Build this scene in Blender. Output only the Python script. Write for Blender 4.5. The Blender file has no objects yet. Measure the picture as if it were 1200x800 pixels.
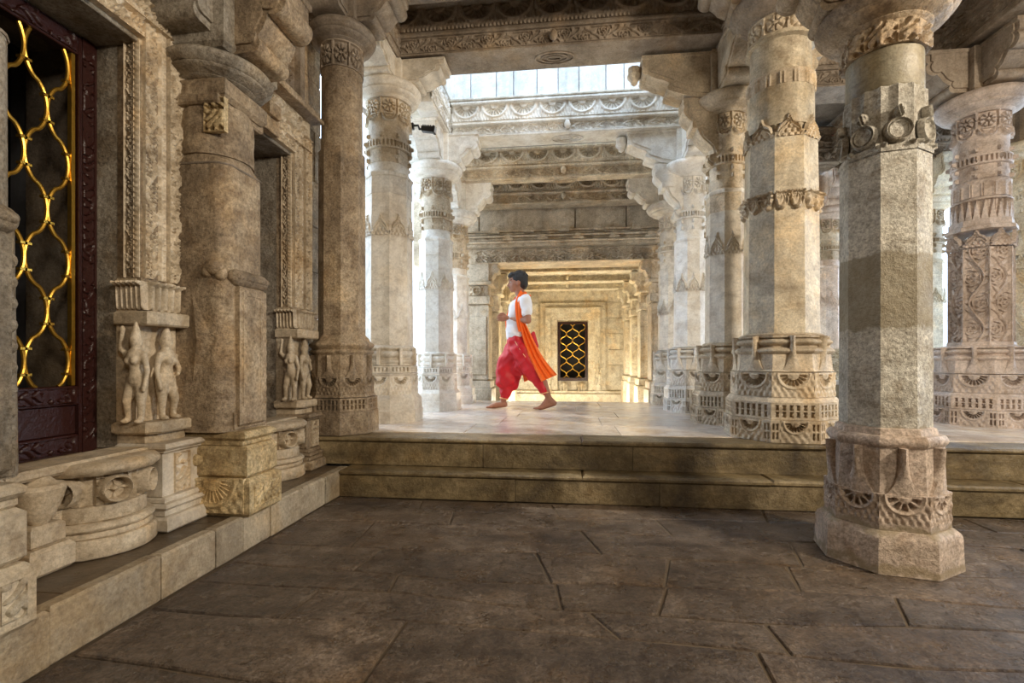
import bpy, math, random
import numpy as np
from mathutils import Vector, Matrix
random.seed(7); np.random.seed(7)
PI = math.pi; R = math.radians
S = bpy.context.scene
COL = S.collection

# ---------------------------------------------------------------- camera, sky, sun, lamps, exposure
cam = bpy.data.cameras.new('camera'); camo = bpy.data.objects.new('camera', cam); COL.objects.link(camo)
camo.location = (0, 0, 0.955); camo.rotation_euler = (R(90), 0, R(6.5))
cam.sensor_width = 36; cam.lens = 570 / 1200 * 36; cam.shift_y = 23 / 1200; cam.clip_start = 0.02
S.camera = camo
W = bpy.data.worlds.new('sky'); S.world = W; W.use_nodes = True
bg = W.node_tree.nodes['Background']; bg.inputs[0].default_value = (0.62, 0.79, 1.0, 1); bg.inputs[1].default_value = 4.4
S.view_settings.view_transform = 'Standard'; S.view_settings.look = 'None'; S.view_settings.gamma = 1
S.view_settings.use_curve_mapping = False; S.view_settings.exposure = 0.12
def light(kind, name, loc, energy, color, rot=(0, 0, 0), size=1.0, size_y=None, spot=None):
    l = bpy.data.lights.new(name, kind); l.energy = energy; l.color = color
    if kind == 'AREA':
        l.size = size
        if size_y: l.shape = 'RECTANGLE'; l.size_y = size_y
    elif kind == 'SUN': l.angle = R(size)
    else: l.shadow_soft_size = size
    if spot: l.spot_size = R(spot); l.spot_blend = 0.8
    o = bpy.data.objects.new(name, l); COL.objects.link(o); o.location = loc; o.rotation_euler = rot
    return o
def aim(o, to):
    d = Vector(to) - o.location; o.rotation_euler = d.to_track_quat('-Z', 'Y').to_euler()
sun = light('SUN', 'sun', (-6, 4, 9), 1.4, (1.0, 0.93, 0.82), size=1.0); sun.rotation_euler = (R(-18), R(-40), 0)
hl = light('AREA', 'hall_lamp', (4.2, 0.4, 3.0), 185, (1.0, 0.86, 0.68), size=0.4); aim(hl, (-1.2, 2.6, 0.9))
h2 = light('AREA', 'hall_lamp', (2.4, -2.0, 3.3), 70, (1.0, 0.86, 0.68), size=1.0); aim(h2, (0.9, 3.2, 1.6))
for (x, y, e) in ((0.75, 8.1, 36), (-0.75, 9.1, 36), (0.75, 9.5, 30), (-0.75, 9.9, 24)):
    light('POINT', 'far_hall_bounce_fill', (x, y, 0.12), e, (1.0, 0.90, 0.70), size=0.08)  # added unseen lights, standing in for bounce off the far hall floor

# ---------------------------------------------------------------- materials
def ramp(nt, fac, pts):
    r = nt.nodes.new('ShaderNodeValToRGB'); nt.links.new(fac, r.inputs[0])
    e = r.color_ramp.elements
    e[0].position, e[0].color = pts[0][0], (*pts[0][1], 1); e[1].position, e[1].color = pts[-1][0], (*pts[-1][1], 1)
    for p, c in pts[1:-1]:
        n = e.new(p); n.color = (*c, 1)
    return r.outputs[0]
def noise(nt, vec, scale, detail=5, rough=0.6, stretch=None, dist=0.0):
    if stretch:
        m = nt.nodes.new('ShaderNodeVectorMath'); m.operation = 'MULTIPLY'; nt.links.new(vec, m.inputs[0]); m.inputs[1].default_value = stretch; vec = m.outputs[0]
    n = nt.nodes.new('ShaderNodeTexNoise'); nt.links.new(vec, n.inputs['Vector'])
    n.inputs['Scale'].default_value = scale; n.inputs['Detail'].default_value = detail; n.inputs['Roughness'].default_value = rough; n.inputs['Distortion'].default_value = dist
    return n.outputs[0]
def mix(nt, a, b, fac, mode='MIX'):
    m = nt.nodes.new('ShaderNodeMix'); m.data_type = 'RGBA'; m.blend_type = mode
    for sck, v in ((m.inputs[0], fac), (m.inputs[6], a), (m.inputs[7], b)):
        if isinstance(v, (int, float)): sck.default_value = v
        elif isinstance(v, tuple): sck.default_value = (*v, 1)
        else: nt.links.new(v, sck)
    return m.outputs[2]
def mth(nt, op, a, b=None, clamp=False):
    m = nt.nodes.new('ShaderNodeMath'); m.operation = op; m.use_clamp = clamp
    for i, v in enumerate((a, b)):
        if v is None: continue
        if isinstance(v, (int, float)): m.inputs[i].default_value = v
        else: nt.links.new(v, m.inputs[i])
    return m.outputs[0]
def stone(name, light_c, mid_c, dark_c, rough=0.6, bump=0.5, veins=0.25, streak=0.45, stains=(), speck=0.3, coat=0.0, yellow=0.5, bdist=0.03, gscale=1.0, axis_streak=(7, 7, 0.9), objvar=0.12):
    m = bpy.data.materials.new(name); m.use_nodes = True; nt = m.node_tree; bs = nt.nodes['Principled BSDF']
    geo = nt.nodes.new('ShaderNodeNewGeometry'); pos = geo.outputs['Position']
    a = noise(nt, pos, 1.7 * gscale, 6, 0.65, dist=0.6)
    col = ramp(nt, a, [(0.30, dark_c), (0.5, mid_c), (0.68, light_c)])
    st = noise(nt, pos, 1.0, 5, 0.6, axis_streak)
    stf = mth(nt, 'MULTIPLY', ramp(nt, st, [(0.48, (0, 0, 0)), (0.72, (1, 1, 1))]), streak)
    col = mix(nt, col, tuple(c * 0.55 for c in dark_c), stf)
    # veins
    v = noise(nt, pos, 2.3 * gscale, 4, 0.5, (1, 1, 1.8), dist=2.2)
    va = mth(nt, 'ABSOLUTE', mth(nt, 'SUBTRACT', v, 0.5))
    vf = mth(nt, 'MULTIPLY', mth(nt, 'SUBTRACT', 1.0, mth(nt, 'MULTIPLY', va, 22), True), veins)
    col = mix(nt, col, tuple(c * 0.6 for c in mid_c), vf)
    f = noise(nt, pos, 60, 8, 0.8)
    col = mix(nt, col, ramp(nt, f, [(0.36, (0.30, 0.27, 0.23)), (0.58, (1.15, 1.15, 1.15))]), min(1, speck * 1.6), 'MULTIPLY')
    md = noise(nt, pos, 9 * gscale, 7, 0.7, dist=0.4)
    col = mix(nt, col, ramp(nt, md, [(0.34, (0.50, 0.42, 0.32)), (0.50, (0.95, 0.95, 0.93)), (0.66, (1.22, 1.22, 1.22))]), min(1, 0.35 + speck * 0.8), 'MULTIPLY')
    yl = noise(nt, pos, 2.6, 4, 0.6)
    col = mix(nt, col, (1.12, 0.92, 0.62), mth(nt, 'MULTIPLY', ramp(nt, yl, [(0.52, (0, 0, 0)), (0.66, (1, 1, 1))]), yellow), 'MULTIPLY')
    if stains:
        sep = nt.nodes.new('ShaderNodeSeparateXYZ'); nt.links.new(pos, sep.inputs[0])
        wob = mth(nt, 'MULTIPLY', mth(nt, 'SUBTRACT', noise(nt, pos, 9, 3), 0.5), 0.12)
        zz = mth(nt, 'ADD', sep.outputs[2], wob)
        for (z0, z1, c, k) in stains:
            up = mth(nt, 'MULTIPLY', mth(nt, 'SUBTRACT', zz, z0), 60, True); dn = mth(nt, 'MULTIPLY', mth(nt, 'SUBTRACT', z1, zz), 60, True)
            fac = mth(nt, 'MULTIPLY', mth(nt, 'MULTIPLY', up, dn), k)
            col = mix(nt, col, c, fac)
    if objvar:
        oi = nt.nodes.new('ShaderNodeObjectInfo')
        hv = nt.nodes.new('ShaderNodeHueSaturation'); nt.links.new(col, hv.inputs['Color'])
        nt.links.new(mth(nt, 'ADD', mth(nt, 'MULTIPLY', oi.outputs['Random'], objvar * 2), 1 - objvar), hv.inputs['Value'])
        col = hv.outputs[0]
    nt.links.new(col, bs.inputs['Base Color'])
    rr = ramp(nt, noise(nt, pos, 6, 4), [(0.3, (rough * 0.75,) * 3), (0.7, (min(1, rough * 1.25),) * 3)])
    nt.links.new(rr, bs.inputs['Roughness'])
    b = nt.nodes.new('ShaderNodeBump'); b.inputs['Strength'].default_value = bump; b.inputs['Distance'].default_value = bdist
    hh = mth(nt, 'ADD', mth(nt, 'MULTIPLY', noise(nt, pos, 38, 6, 0.75), 0.5), noise(nt, pos, 6, 5, 0.6))
    nt.links.new(hh, b.inputs['Height']); nt.links.new(b.outputs[0], bs.inputs['Normal'])
    if coat: bs.inputs['Coat Weight'].default_value = coat; bs.inputs['Coat Roughness'].default_value = 0.12
    return m
def plain(name, c, rough=0.6, metal=0.0, bump=0.0, bscale=30, var=0.15, stretch=None, **k):
    m = bpy.data.materials.new(name); m.use_nodes = True; nt = m.node_tree; bs = nt.nodes['Principled BSDF']
    geo = nt.nodes.new('ShaderNodeNewGeometry'); pos = geo.outputs['Position']
    n = noise(nt, pos, bscale, 5, 0.6, stretch)
    nt.links.new(ramp(nt, n, [(0.3, tuple(x * (1 - var) for x in c)), (0.7, tuple(min(1, x * (1 + var)) for x in c))]), bs.inputs['Base Color'])
    bs.inputs['Roughness'].default_value = rough; bs.inputs['Metallic'].default_value = metal
    if bump:
        b = nt.nodes.new('ShaderNodeBump'); b.inputs['Strength'].default_value = bump; b.inputs['Distance'].default_value = 0.01
        nt.links.new(n, b.inputs['Height']); nt.links.new(b.outputs[0], bs.inputs['Normal'])
    for kk, v in k.items(): bs.inputs[kk].default_value = v
    return m
M = {}
M['marble'] = stone('pale_marble', (0.88, 0.83, 0.74), (0.76, 0.69, 0.58), (0.50, 0.40, 0.28), 0.5, 0.25, streak=0.3, speck=0.16, yellow=0.2)
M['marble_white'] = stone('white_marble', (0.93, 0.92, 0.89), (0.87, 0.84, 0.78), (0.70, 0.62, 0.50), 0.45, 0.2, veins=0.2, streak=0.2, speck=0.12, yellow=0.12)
M['warm'] = stone('warm_weathered_stone', (0.66, 0.54, 0.38), (0.44, 0.34, 0.23), (0.20, 0.15, 0.10), 0.55, 0.8, speck=0.5, gscale=1.5)
M['grey'] = stone('grey_weathered_stone', (0.50, 0.46, 0.39), (0.37, 0.33, 0.27), (0.20, 0.17, 0.13), 0.65, 0.8, speck=0.5)
M['r1'] = stone('hammered_stone', (0.80, 0.78, 0.70), (0.68, 0.65, 0.57), (0.46, 0.42, 0.34), 0.65, 1.0, streak=0.25, speck=0.5, yellow=0.12,
    stains=((1.10, 1.47, (0.26, 0.21, 0.12), 0.75), (0.585, 0.66, (0.30, 0.24, 0.14), 0.7), (0.19, 0.29, (0.38, 0.31, 0.2), 0.5)))
M['r1_base'] = stone('carved_rosy_stone', (0.80, 0.67, 0.57), (0.64, 0.52, 0.43), (0.40, 0.32, 0.24), 0.6, 0.7, speck=0.5, stains=((0.0, 0.05, (0.25, 0.19, 0.1), 0.7), (0.17, 0.215, (0.30, 0.24, 0.14), 0.7)))
M['olive'] = stone('olive_plastered_stone', (0.42, 0.38, 0.27), (0.36, 0.32, 0.22), (0.28, 0.24, 0.16), 0.45, 0.25, streak=0.2)
M['r2'] = stone('honey_marble', (0.86, 0.78, 0.62), (0.70, 0.61, 0.45), (0.38, 0.30, 0.20), 0.42, 0.3, veins=0.4, streak=0.6, axis_streak=(5, 5, 0.7))
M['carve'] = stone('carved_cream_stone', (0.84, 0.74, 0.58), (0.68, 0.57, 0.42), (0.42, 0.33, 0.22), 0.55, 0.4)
M['dark'] = stone('dark_brown_grey_stone', (0.40, 0.34, 0.27), (0.29, 0.24, 0.19), (0.17, 0.14, 0.11), 0.6, 0.5)  # darker brown-grey stone tone
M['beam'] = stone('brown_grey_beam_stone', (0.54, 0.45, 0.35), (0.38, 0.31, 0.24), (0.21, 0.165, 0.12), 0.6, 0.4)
M['ochre'] = stone('ochre_yellow_stone', (0.84, 0.72, 0.48), (0.70, 0.55, 0.31), (0.34, 0.24, 0.12), 0.5, 0.6, speck=0.5, gscale=1.8)  # yellower stone tone for a pilaster base
M['rose'] = stone('rose_grey_carved_stone', (0.82, 0.72, 0.66), (0.64, 0.54, 0.48), (0.40, 0.32, 0.27), 0.55, 0.4, yellow=0.1)
M['panel'] = stone('skylight_marble', (0.80, 0.80, 0.80), (0.72, 0.72, 0.72), (0.58, 0.56, 0.54), 0.5, 0.1, speck=0.1, yellow=0.05)
M['step'] = stone('stained_step_stone', (0.42, 0.33, 0.19), (0.23, 0.175, 0.09), (0.07, 0.05, 0.028), 0.45, 0.6, streak=0.5, axis_streak=(1.2, 1.2, 9), gscale=1.4)
M['kerb'] = stone('kerb_stone', (0.60, 0.53, 0.40), (0.46, 0.39, 0.29), (0.26, 0.21, 0.15), 0.5, 0.5, streak=0.3, objvar=0.25)
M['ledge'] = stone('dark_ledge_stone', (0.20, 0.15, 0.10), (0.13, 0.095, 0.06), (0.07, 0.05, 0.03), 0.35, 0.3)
M['floor'] = stone('worn_floor_stone', (0.36, 0.28, 0.215), (0.22, 0.165, 0.12), (0.10, 0.07, 0.048), 0.30, 1.0, streak=0.6, axis_streak=(1.0, 6, 1), speck=0.75, bdist=0.05, gscale=1.3, objvar=0.18, veins=0.4)
M['joint'] = plain('joint_grout', (0.13, 0.095, 0.06), 0.8, bump=0.3)
M['platform'] = stone('polished_platform_marble', (0.88, 0.83, 0.78), (0.78, 0.70, 0.64), (0.58, 0.49, 0.42), 0.2, 0.10, streak=0.3, axis_streak=(1, 7, 1), objvar=0.08, speck=0.15)
M['ground'] = stone('courtyard_paving', (0.75, 0.72, 0.66), (0.66, 0.62, 0.55), (0.5, 0.45, 0.4), 0.8, 0.3)
M['farwall'] = stone('far_yellow_marble', (0.93, 0.89, 0.78), (0.86, 0.79, 0.64), (0.64, 0.52, 0.34), 0.55, 0.3, streak=0.2)
M['pink'] = stone('rose_marble', (0.90, 0.80, 0.73), (0.80, 0.67, 0.58), (0.6, 0.45, 0.36), 0.5, 0.2)
M['wood'] = plain('dark_red_wood', (0.035, 0.010, 0.008), 0.32, bump=0.4, bscale=60)
M['gold'] = plain('gilded_metal', (0.72, 0.43, 0.07), 0.28, 0.9, bump=0.1)
M['black'] = plain('black_metal', (0.015, 0.015, 0.017), 0.4)
M['lens'] = plain('lamp_glass', (0.5, 0.5, 0.5), 0.1)
M['void'] = plain('shade_black_interior', (0.02, 0.018, 0.016), 0.7)  # near-black colour stands in for the shade inside the unlit rooms
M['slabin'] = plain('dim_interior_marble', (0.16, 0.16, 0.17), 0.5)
M['skin'] = plain('brown_skin', (0.36, 0.16, 0.095), 0.5, bscale=14, var=0.12)
M['hair'] = plain('black_hair', (0.012, 0.009, 0.008), 0.45, bump=0.8, bscale=160)
M['shirt'] = plain('white_cotton', (0.80, 0.80, 0.83), 0.8, bump=0.2, bscale=20, var=0.04)
M['dhoti'] = plain('red_silk', (0.56, 0.003, 0.012), 0.5, bump=0.15, bscale=14, var=0.12)
M['scarf'] = plain('orange_cloth', (0.95, 0.15, 0.005), 0.6, bump=0.1, bscale=18, var=0.08)
M['trim'] = plain('gold_hem', (0.80, 0.42, 0.20), 0.5)

# ---------------------------------------------------------------- mesh helpers
class MB:
    def __init__(s): s.v = []; s.f = []; s.n = 0
    def add(s, v, f):
        v = np.asarray(v, float).reshape(-1, 3); s.v.append(v); s.f += [tuple(i + s.n for i in q) for q in f]; s.n += len(v); return s
    def box(s, x0, x1, y0, y1, z0, z1, bev=0.0):
        b = min(bev, (x1 - x0) / 3, (y1 - y0) / 3, (z1 - z0) / 3)
        if b <= 0:
            v = [(x, y, z) for z in (z0, z1) for x, y in ((x0, y0), (x1, y0), (x1, y1), (x0, y1))]
            return s.add(v, [(3, 2, 1, 0), (4, 5, 6, 7), (0, 1, 5, 4), (1, 2, 6, 5), (2, 3, 7, 6), (3, 0, 4, 7)])
        return s.prism([(x0, y0), (x1, y0), (x1, y1), (x0, y1)], z0, z1, b)
    def prism(s, pts, z0, z1, bev=0.0):
        p = np.array(pts, float); n = len(p); c = p.mean(0)
        def ins(k):
            out = []
            for i in range(n):
                a, b_, c_ = p[i - 1], p[i], p[(i + 1) % n]
                d1 = (b_ - a) / (np.linalg.norm(b_ - a) + 1e-9); d2 = (c_ - b_) / (np.linalg.norm(c_ - b_) + 1e-9)
                n1 = np.array([-d1[1], d1[0]]); n2 = np.array([-d2[1], d2[0]])
                m = n1 + n2; m = m / max(0.4, (m @ m) / 2)
                out.append(b_ + m * k)
            return np.array(out)
        rings = [(p, z0), (p, z1)] if bev <= 0 else [(ins(bev), z0), (p, z0 + bev), (p, z1 - bev), (ins(bev), z1)]
        v = [(q[0], q[1], z) for r, z in rings for q in r]; f = []
        for k in range(len(rings) - 1):
            for i in range(n):
                j = (i + 1) % n; f.append((k * n + i, k * n + j, (k + 1) * n + j, (k + 1) * n + i))
        f.append(tuple(range(n))[::-1]); f.append(tuple((len(rings) - 1) * n + i for i in range(n)))
        return s.add(v, f)
    def grid(s, P, close_u=False, flip=False):
        a, b = P.shape[:2]; f = []
        for i in range(a - 1):
            for j in range(b if close_u else b - 1):
                k = (j + 1) % b; q = (i * b + j, i * b + k, (i + 1) * b + k, (i + 1) * b + j); f.append(q[::-1] if flip else q)
        return s.add(P.reshape(-1, 3), f)
    def tube(s, pts, r, n=8, cap=True):
        pts = [np.array(p, float) for p in pts]; rr = r if hasattr(r, '__len__') else [r] * len(pts)
        t0 = pts[1] - pts[0]; up = np.array([0, 0, 1.0]) if abs(t0[2]) < 0.9 * np.linalg.norm(t0) else np.array([1.0, 0, 0]); P = []
        for i, p in enumerate(pts):
            t = pts[min(i + 1, len(pts) - 1)] - pts[max(i - 1, 0)]; t /= np.linalg.norm(t) + 1e-9
            a = np.cross(t, up); a /= np.linalg.norm(a) + 1e-9; b = np.cross(a, t); up = b
            P.append([p + rr[i] * (math.cos(w) * a + math.sin(w) * b) for w in np.linspace(0, 2 * PI, n, endpoint=False)])
        P = np.array(P); base = s.n; s.grid(P, True)
        if cap: s.f.append(tuple(base + i for i in range(n))); s.f.append(tuple(base + (len(pts) - 1) * n + i for i in range(n))[::-1])
        return s
    def capsule(s, p0, r0, p1, r1, n=14, m=5):
        p0 = np.array(p0, float); p1 = np.array(p1, float); t = p1 - p0; L = np.linalg.norm(t); t = t / (L + 1e-9)
        pts = []; rr = []
        for k in range(m + 1):
            w = -PI / 2 + PI / 2 * k / m; pts.append(p0 + t * r0 * math.sin(w)); rr.append(max(1e-4, r0 * math.cos(w)))
        for k in range(m + 1):
            w = PI / 2 * k / m; pts.append(p1 + t * r1 * math.sin(w)); rr.append(max(1e-4, r1 * math.cos(w)))
        up = np.array([0, 0, 1.0]) if abs(t[2]) < 0.9 else np.array([1.0, 0, 0]); a = np.cross(t, up); a /= np.linalg.norm(a); b = np.cross(a, t)
        P = np.array([[p + r * (math.cos(w) * a + math.sin(w) * b) for w in np.linspace(0, 2 * PI, n, endpoint=False)] for p, r in zip(pts, rr)])
        base = s.n; s.grid(P, True); s.f.append(tuple(base + i for i in range(n))); s.f.append(tuple(base + (len(pts) - 1) * n + i for i in range(n))[::-1]); return s
    def ell(s, c, r, rot=(0, 0, 0), n=16, m=10):
        Rm = np.array(Matrix.Rotation(rot[2], 3, 'Z') @ Matrix.Rotation(rot[1], 3, 'Y') @ Matrix.Rotation(rot[0], 3, 'X'))
        P = np.array([[[max(1e-3, math.cos(p)) * math.cos(t) * r[0], max(1e-3, math.cos(p)) * math.sin(t) * r[1], math.sin(p) * r[2]] for t in np.linspace(0, 2 * PI, n, endpoint=False)] for p in np.linspace(-PI / 2, PI / 2, m)])
        P = P @ Rm.T + np.array(c); base = s.n; s.grid(P, True); s.f.append(tuple(base + i for i in range(n))[::-1]); s.f.append(tuple(base + (m - 1) * n + i for i in range(n))); return s
    def extrude(s, prof, depth, axis='y', y0=None):
        """closed profile in (x,z), extruded along y from y0"""
        y0 = -depth / 2 if y0 is None else y0; n = len(prof)
        v = [(p[0], y0, p[1]) for p in prof] + [(p[0], y0 + depth, p[1]) for p in prof]
        f = [(i, (i + 1) % n, n + (i + 1) % n, n + i) for i in range(n)] + [tuple(range(n))[::-1], tuple(range(n, 2 * n))]
        return s.add(v, f)
    def mesh(s, name, smooth=35):
        me = bpy.data.meshes.new(name); v = np.concatenate(s.v); me.from_pydata(v.tolist(), [], s.f); me.update()
        if smooth:
            me.polygons.foreach_set('use_smooth', [True] * len(me.polygons)); me.set_sharp_from_angle(angle=R(smooth))
        return me
def fixn(me):
    import bmesh
    b = bmesh.new(); b.from_mesh(me); bmesh.ops.recalc_face_normals(b, faces=b.faces); b.to_mesh(me); b.free(); return me
def obj(name, mb, mat, parent=None, loc=None, rz=0, smooth=35, rot=None, fix=True):
    me = mb if isinstance(mb, bpy.types.Mesh) else mb.mesh(name, smooth)
    if fix and not isinstance(mb, bpy.types.Mesh): fixn(me)
    mt = M[mat] if isinstance(mat, str) else mat
    if not me.materials: me.materials.append(mt)
    o = bpy.data.objects.new(name, me); COL.objects.link(o)
    if parent: o.parent = parent
    if loc: o.location = loc
    if rz: o.rotation_euler = (0, 0, rz)
    if rot: o.rotation_euler = rot
    return o
def empty(name, loc=(0, 0, 0), rz=0):
    o = bpy.data.objects.new(name, None); COL.objects.link(o); o.location = loc; o.rotation_euler = (0, 0, rz); o.empty_display_size = 0.1; return o
def tag(o, label=None, cat=None, group=None, kind=None):
    if label: o['label'] = label
    if cat: o['category'] = cat
    if group: o['group'] = group
    if kind: o['kind'] = kind
    return o
# ---- relief patterns: arrays U,V in metres, panel width w, height h -> height in metres
def sst(x, a, b): t = np.clip((x - a) / (b - a), 0, 1); return t * t * (3 - 2 * t)
def p_medal(U, V, w, h, n=9, dep=0.022, cy=0.93, rr=None):
    R0 = rr or min(w * 0.40, h * 0.84); dx = U - w / 2; dy = h * cy - V; r = np.hypot(dx, dy); a = np.arctan2(dy, dx)
    t = (a / PI * n) % 1.0; k = np.abs(t - 0.5) * 2
    hole = sst(1 - k, 0.25, 0.5) * sst(r, 0.34 * R0, 0.42 * R0) * (1 - sst(r, 0.72 * R0, 0.80 * R0)) * (dy > 0)
    ring = np.exp(-((r - 0.93 * R0) / (0.06 * R0)) ** 2) * (dy > -0.01) * 0.25
    core = np.exp(-(r / (0.22 * R0)) ** 2) * 0.3 * (dy > 0)
    leaf = 0.16 * np.sin(U / w * 40) * np.sin(V / h * 14) * (r > R0 * 1.05)
    return dep * (-hole + ring + core + leaf)
def p_notch(U, V, w, h, n=6, dep=0.034, rows=2, end=0.06):
    u = (U / w - end) / (1 - 2 * end); c = np.abs(((u * n) % 1) - 0.5) * 2; vv = (V / h - 0.10) / 0.80; rv = (vv * rows) % 1
    wid = 0.28 + 0.26 * np.abs(rv - 0.5) * 2
    hole = sst(wid - c, -0.06, 0.1) * sst(rv, 0.10, 0.2) * (1 - sst(rv, 0.8, 0.9)) * (u > 0) * (u < 1) * (vv > 0) * (vv < 1)
    return -dep * hole
def p_medal_notch(U, V, w, h, dep=0.022):
    a = p_medal(U, V, w, h, 9, dep, 0.90, min(w * 0.26, h * 0.8))
    e = ((U < w * 0.2) | (U > w * 0.8))
    uu = np.where(U < w * 0.2, U, U - w * 0.8)
    return np.where(e, p_notch(uu, V, w * 0.2, h, 2, dep, 2, 0.1), a)
def p_scroll(U, V, w, h, p=None, dep=0.020):
    p = p or h * 2.6; s = np.sin(2 * PI * U / p); v0 = h * (0.5 + 0.27 * s); H = np.exp(-((V - v0) / (0.06 * h)) ** 2)
    below = V < v0; off = np.where(below, 0.25, 0.75); cx = U / p - off; cx = (cx - np.round(cx)) * p
    cyv = np.where(below, h * 0.30, h * 0.70); r = np.hypot(cx * 0.9, V - cyv); a = np.arctan2(V - cyv, cx) * np.where(below, 1, -1)
    sp = sst(np.cos(2 * PI * r / (0.155 * h) - a), -0.35, 0.35); far = sst(r, 0.42 * h, 0.5 * h)
    lf = sst(np.sin(a * 7 + r / h * 9), -0.2, 0.4)
    H = np.maximum(H, sp * (1 - far) * 0.85 * (0.45 + 0.55 * sst(np.sin(a * 4 + r / h * 22), -.4, .2)) + far * lf * 0.8)
    brd = (V < 0.05 * h) | (V > 0.95 * h); H = np.where(brd, 1.0, H)
    return dep * (H - 1)
def p_lotusrow(U, V, w, h, dep=0.022):   # one period wide, half lotus hanging from the top with leafy points between
    R0 = min(w * 0.47, h * 0.86); dx = U - w / 2; dy = h * 0.97 - V; r = np.hypot(dx * 0.93, dy); a = np.arctan2(dy, dx); n = 9
    t = (a / PI * n) % 1; k = np.abs(t - 0.5) * 2
    pet = sst(1 - k, 0.1, 0.55) * sst(r, 0.25 * R0, 0.35 * R0) * (1 - sst(r, 0.74 * R0, 0.82 * R0)) * (dy > 0)
    ring = np.exp(-((r - 0.92 * R0) / (0.05 * R0)) ** 2)
    outside = sst(r, 0.97 * R0, 1.02 * R0)
    lf = outside * (0.35 + 0.3 * np.cos((np.minimum(U, w - U)) / w * 60) * np.cos(V / h * 9))
    return dep * (-0.9 * pet + 0.25 * ring - lf * 0.8)
def p_rosette(U, V, w, h, n=4, dep=0.018):   # squares with rosettes
    p = w / n; x = (U % p) / p - 0.5; y = V / h - 0.5; r = np.hypot(x, y); a = np.arctan2(y, x)
    pet = np.abs(np.sin(4 * a)); hl = sst(pet, 0.0, 0.6) * sst(r, 0.10, 0.16) * (1 - sst(r, 0.36, 0.42)); frame = (np.maximum(np.abs(x), np.abs(y)) > 0.44)
    corner = (r > 0.46) & ~frame
    return dep * (-(1 - hl) * (r < 0.46) * (r > 0.1) - 0.7 * corner)
def p_swag(U, V, w, h, n=4, dep=0.014):      # hanging loops with bead chains
    p = w / n; x = (U % p) / p - 0.5; y = V / h; r = np.hypot(x, (y - 0.98) * h / p)
    arc = np.exp(-((r - 0.40) / 0.05) ** 2) + 0.7 * np.exp(-((r - 0.26) / 0.05) ** 2)
    ch = (np.abs(np.abs(x) - 0.5) < 0.07) * (0.5 + 0.5 * np.sign(np.sin(y * h / 0.012))) * (y < 0.66)
    band = (np.abs(y - 0.38) < 0.055) * (np.abs(x % 0.2 - 0.1) > 0.04)
    brd = (np.abs(y - 0.46) < 0.02) | (np.abs(y - 0.30) < 0.02)
    return dep * (np.clip(arc, 0, 1) * (y > 0.5) + ch + band * 0.8 + brd * 0.7)
def p_ogee(U, V, w, h, n=1, dep=0.012):      # low ogee arches, open above the arch line
    p = w / n; x = ((U % p) / p - 0.5) * 2; y = V / h; ax = np.abs(x)
    arch = 0.16 + 0.52 * np.sqrt(np.clip(1 - (ax / 0.8) ** 2, 0, 1)) + 0.30 * np.exp(-(x / 0.14) ** 2)
    d = y - arch; ridge = np.exp(-((d + 0.05) / 0.06) ** 2) + 0.9 * np.exp(-((d + 0.24) / 0.05) ** 2)
    lace = 0.6 * (d < -0.32) * sst(np.sin(x * 14) * np.sin(y * 16 + 1), -.1, .3)
    H = dep * np.clip(ridge + lace + 0.15, 0, 1.2)
    return np.where((d > 0.04) & (y > 0.14), np.nan, H)
def p_horse(U, V, w, h, dep=0.014):          # horseshoe arch with a leafy finial, open above
    cy = h * 0.40; R0 = w * 0.40; dx = U - w / 2; r = np.hypot(dx, V - cy)
    H = dep * (0.25 + np.exp(-((r - 0.88 * R0) / (0.07 * R0)) ** 2) + 0.6 * np.exp(-((r - 0.68 * R0) / (0.05 * R0)) ** 2))
    c1 = np.hypot(np.abs(dx) - w * 0.40, V - h * 0.13); H = np.maximum(H, dep * 1.1 * np.exp(-((c1 - .035 * w) / (.03 * w)) ** 2) + dep * .3)
    fy = V - (cy + R0 * 0.98); fin = (np.hypot(dx / (w * 0.13), (fy - h * .10) / (h * .13)) < 1)
    H = np.where(fin, dep * (1.3 + 0.4 * np.cos(dx / w * 60 + fy / h * 25)), H)
    keep = (r < R0) | (V < h * 0.12) | fin | (c1 < w * .10)
    return np.where(keep, H, np.nan)
def p_fan(U, V, w, h, n=2, dep=0.018):       # hanging leaf fans
    p = w / n; x = (U % p) - p / 2; y = h * 0.92 - V; r = np.hypot(x / (p * .5), y / (h * .9)); a = np.arctan2(y, x)
    H = dep * (0.45 + 0.55 * np.abs(np.sin(a * 6 + 1.5 * np.sin(r * 5)))) * (0.7 + .5 * np.exp(-((r - .85) / .1) ** 2)) + dep * .6 * (V > h * .88)
    return np.where((r < 1) | (V > h * .88), H, np.nan)
def p_leaf(U, V, w, h, n=3, dep=0.02):
    p = w / n; x = ((U % p) / p - 0.5) * 2; y = V / h
    m = 1 - sst(np.abs(x) + 0.75 * np.abs(y - 0.35), 0.75, 0.98); v = 0.5 + 0.5 * np.cos(9 * x + 3 * np.abs(x) * y * 8)
    return dep * (m * (0.55 + 0.45 * v) - 0.4 * (1 - m)) * sst(y, 0, .06) * (1 - sst(y, .94, 1))
def p_comb(U, V, w, h, n=3, dep=0.012):
    p = w / n; x = np.abs((U % p) / p - 0.5) * 2; y = V / h
    return dep * ((y > 0.8) | ((x < 0.3) & (x > 0.12)) | ((x < 0.45) & (y > 0.55) & (y < 0.66)))
def p_tri(U, V, w, h, n=5, dep=0.018):
    p = w / n; x = np.abs((U % p) / p - 0.5) * 2; y = V / h
    return -dep * sst((y - x * 0.9), 0.0, 0.1) * (y < 0.94) * (1 - 0.5 * (np.abs(x) < 0.12))
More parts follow.
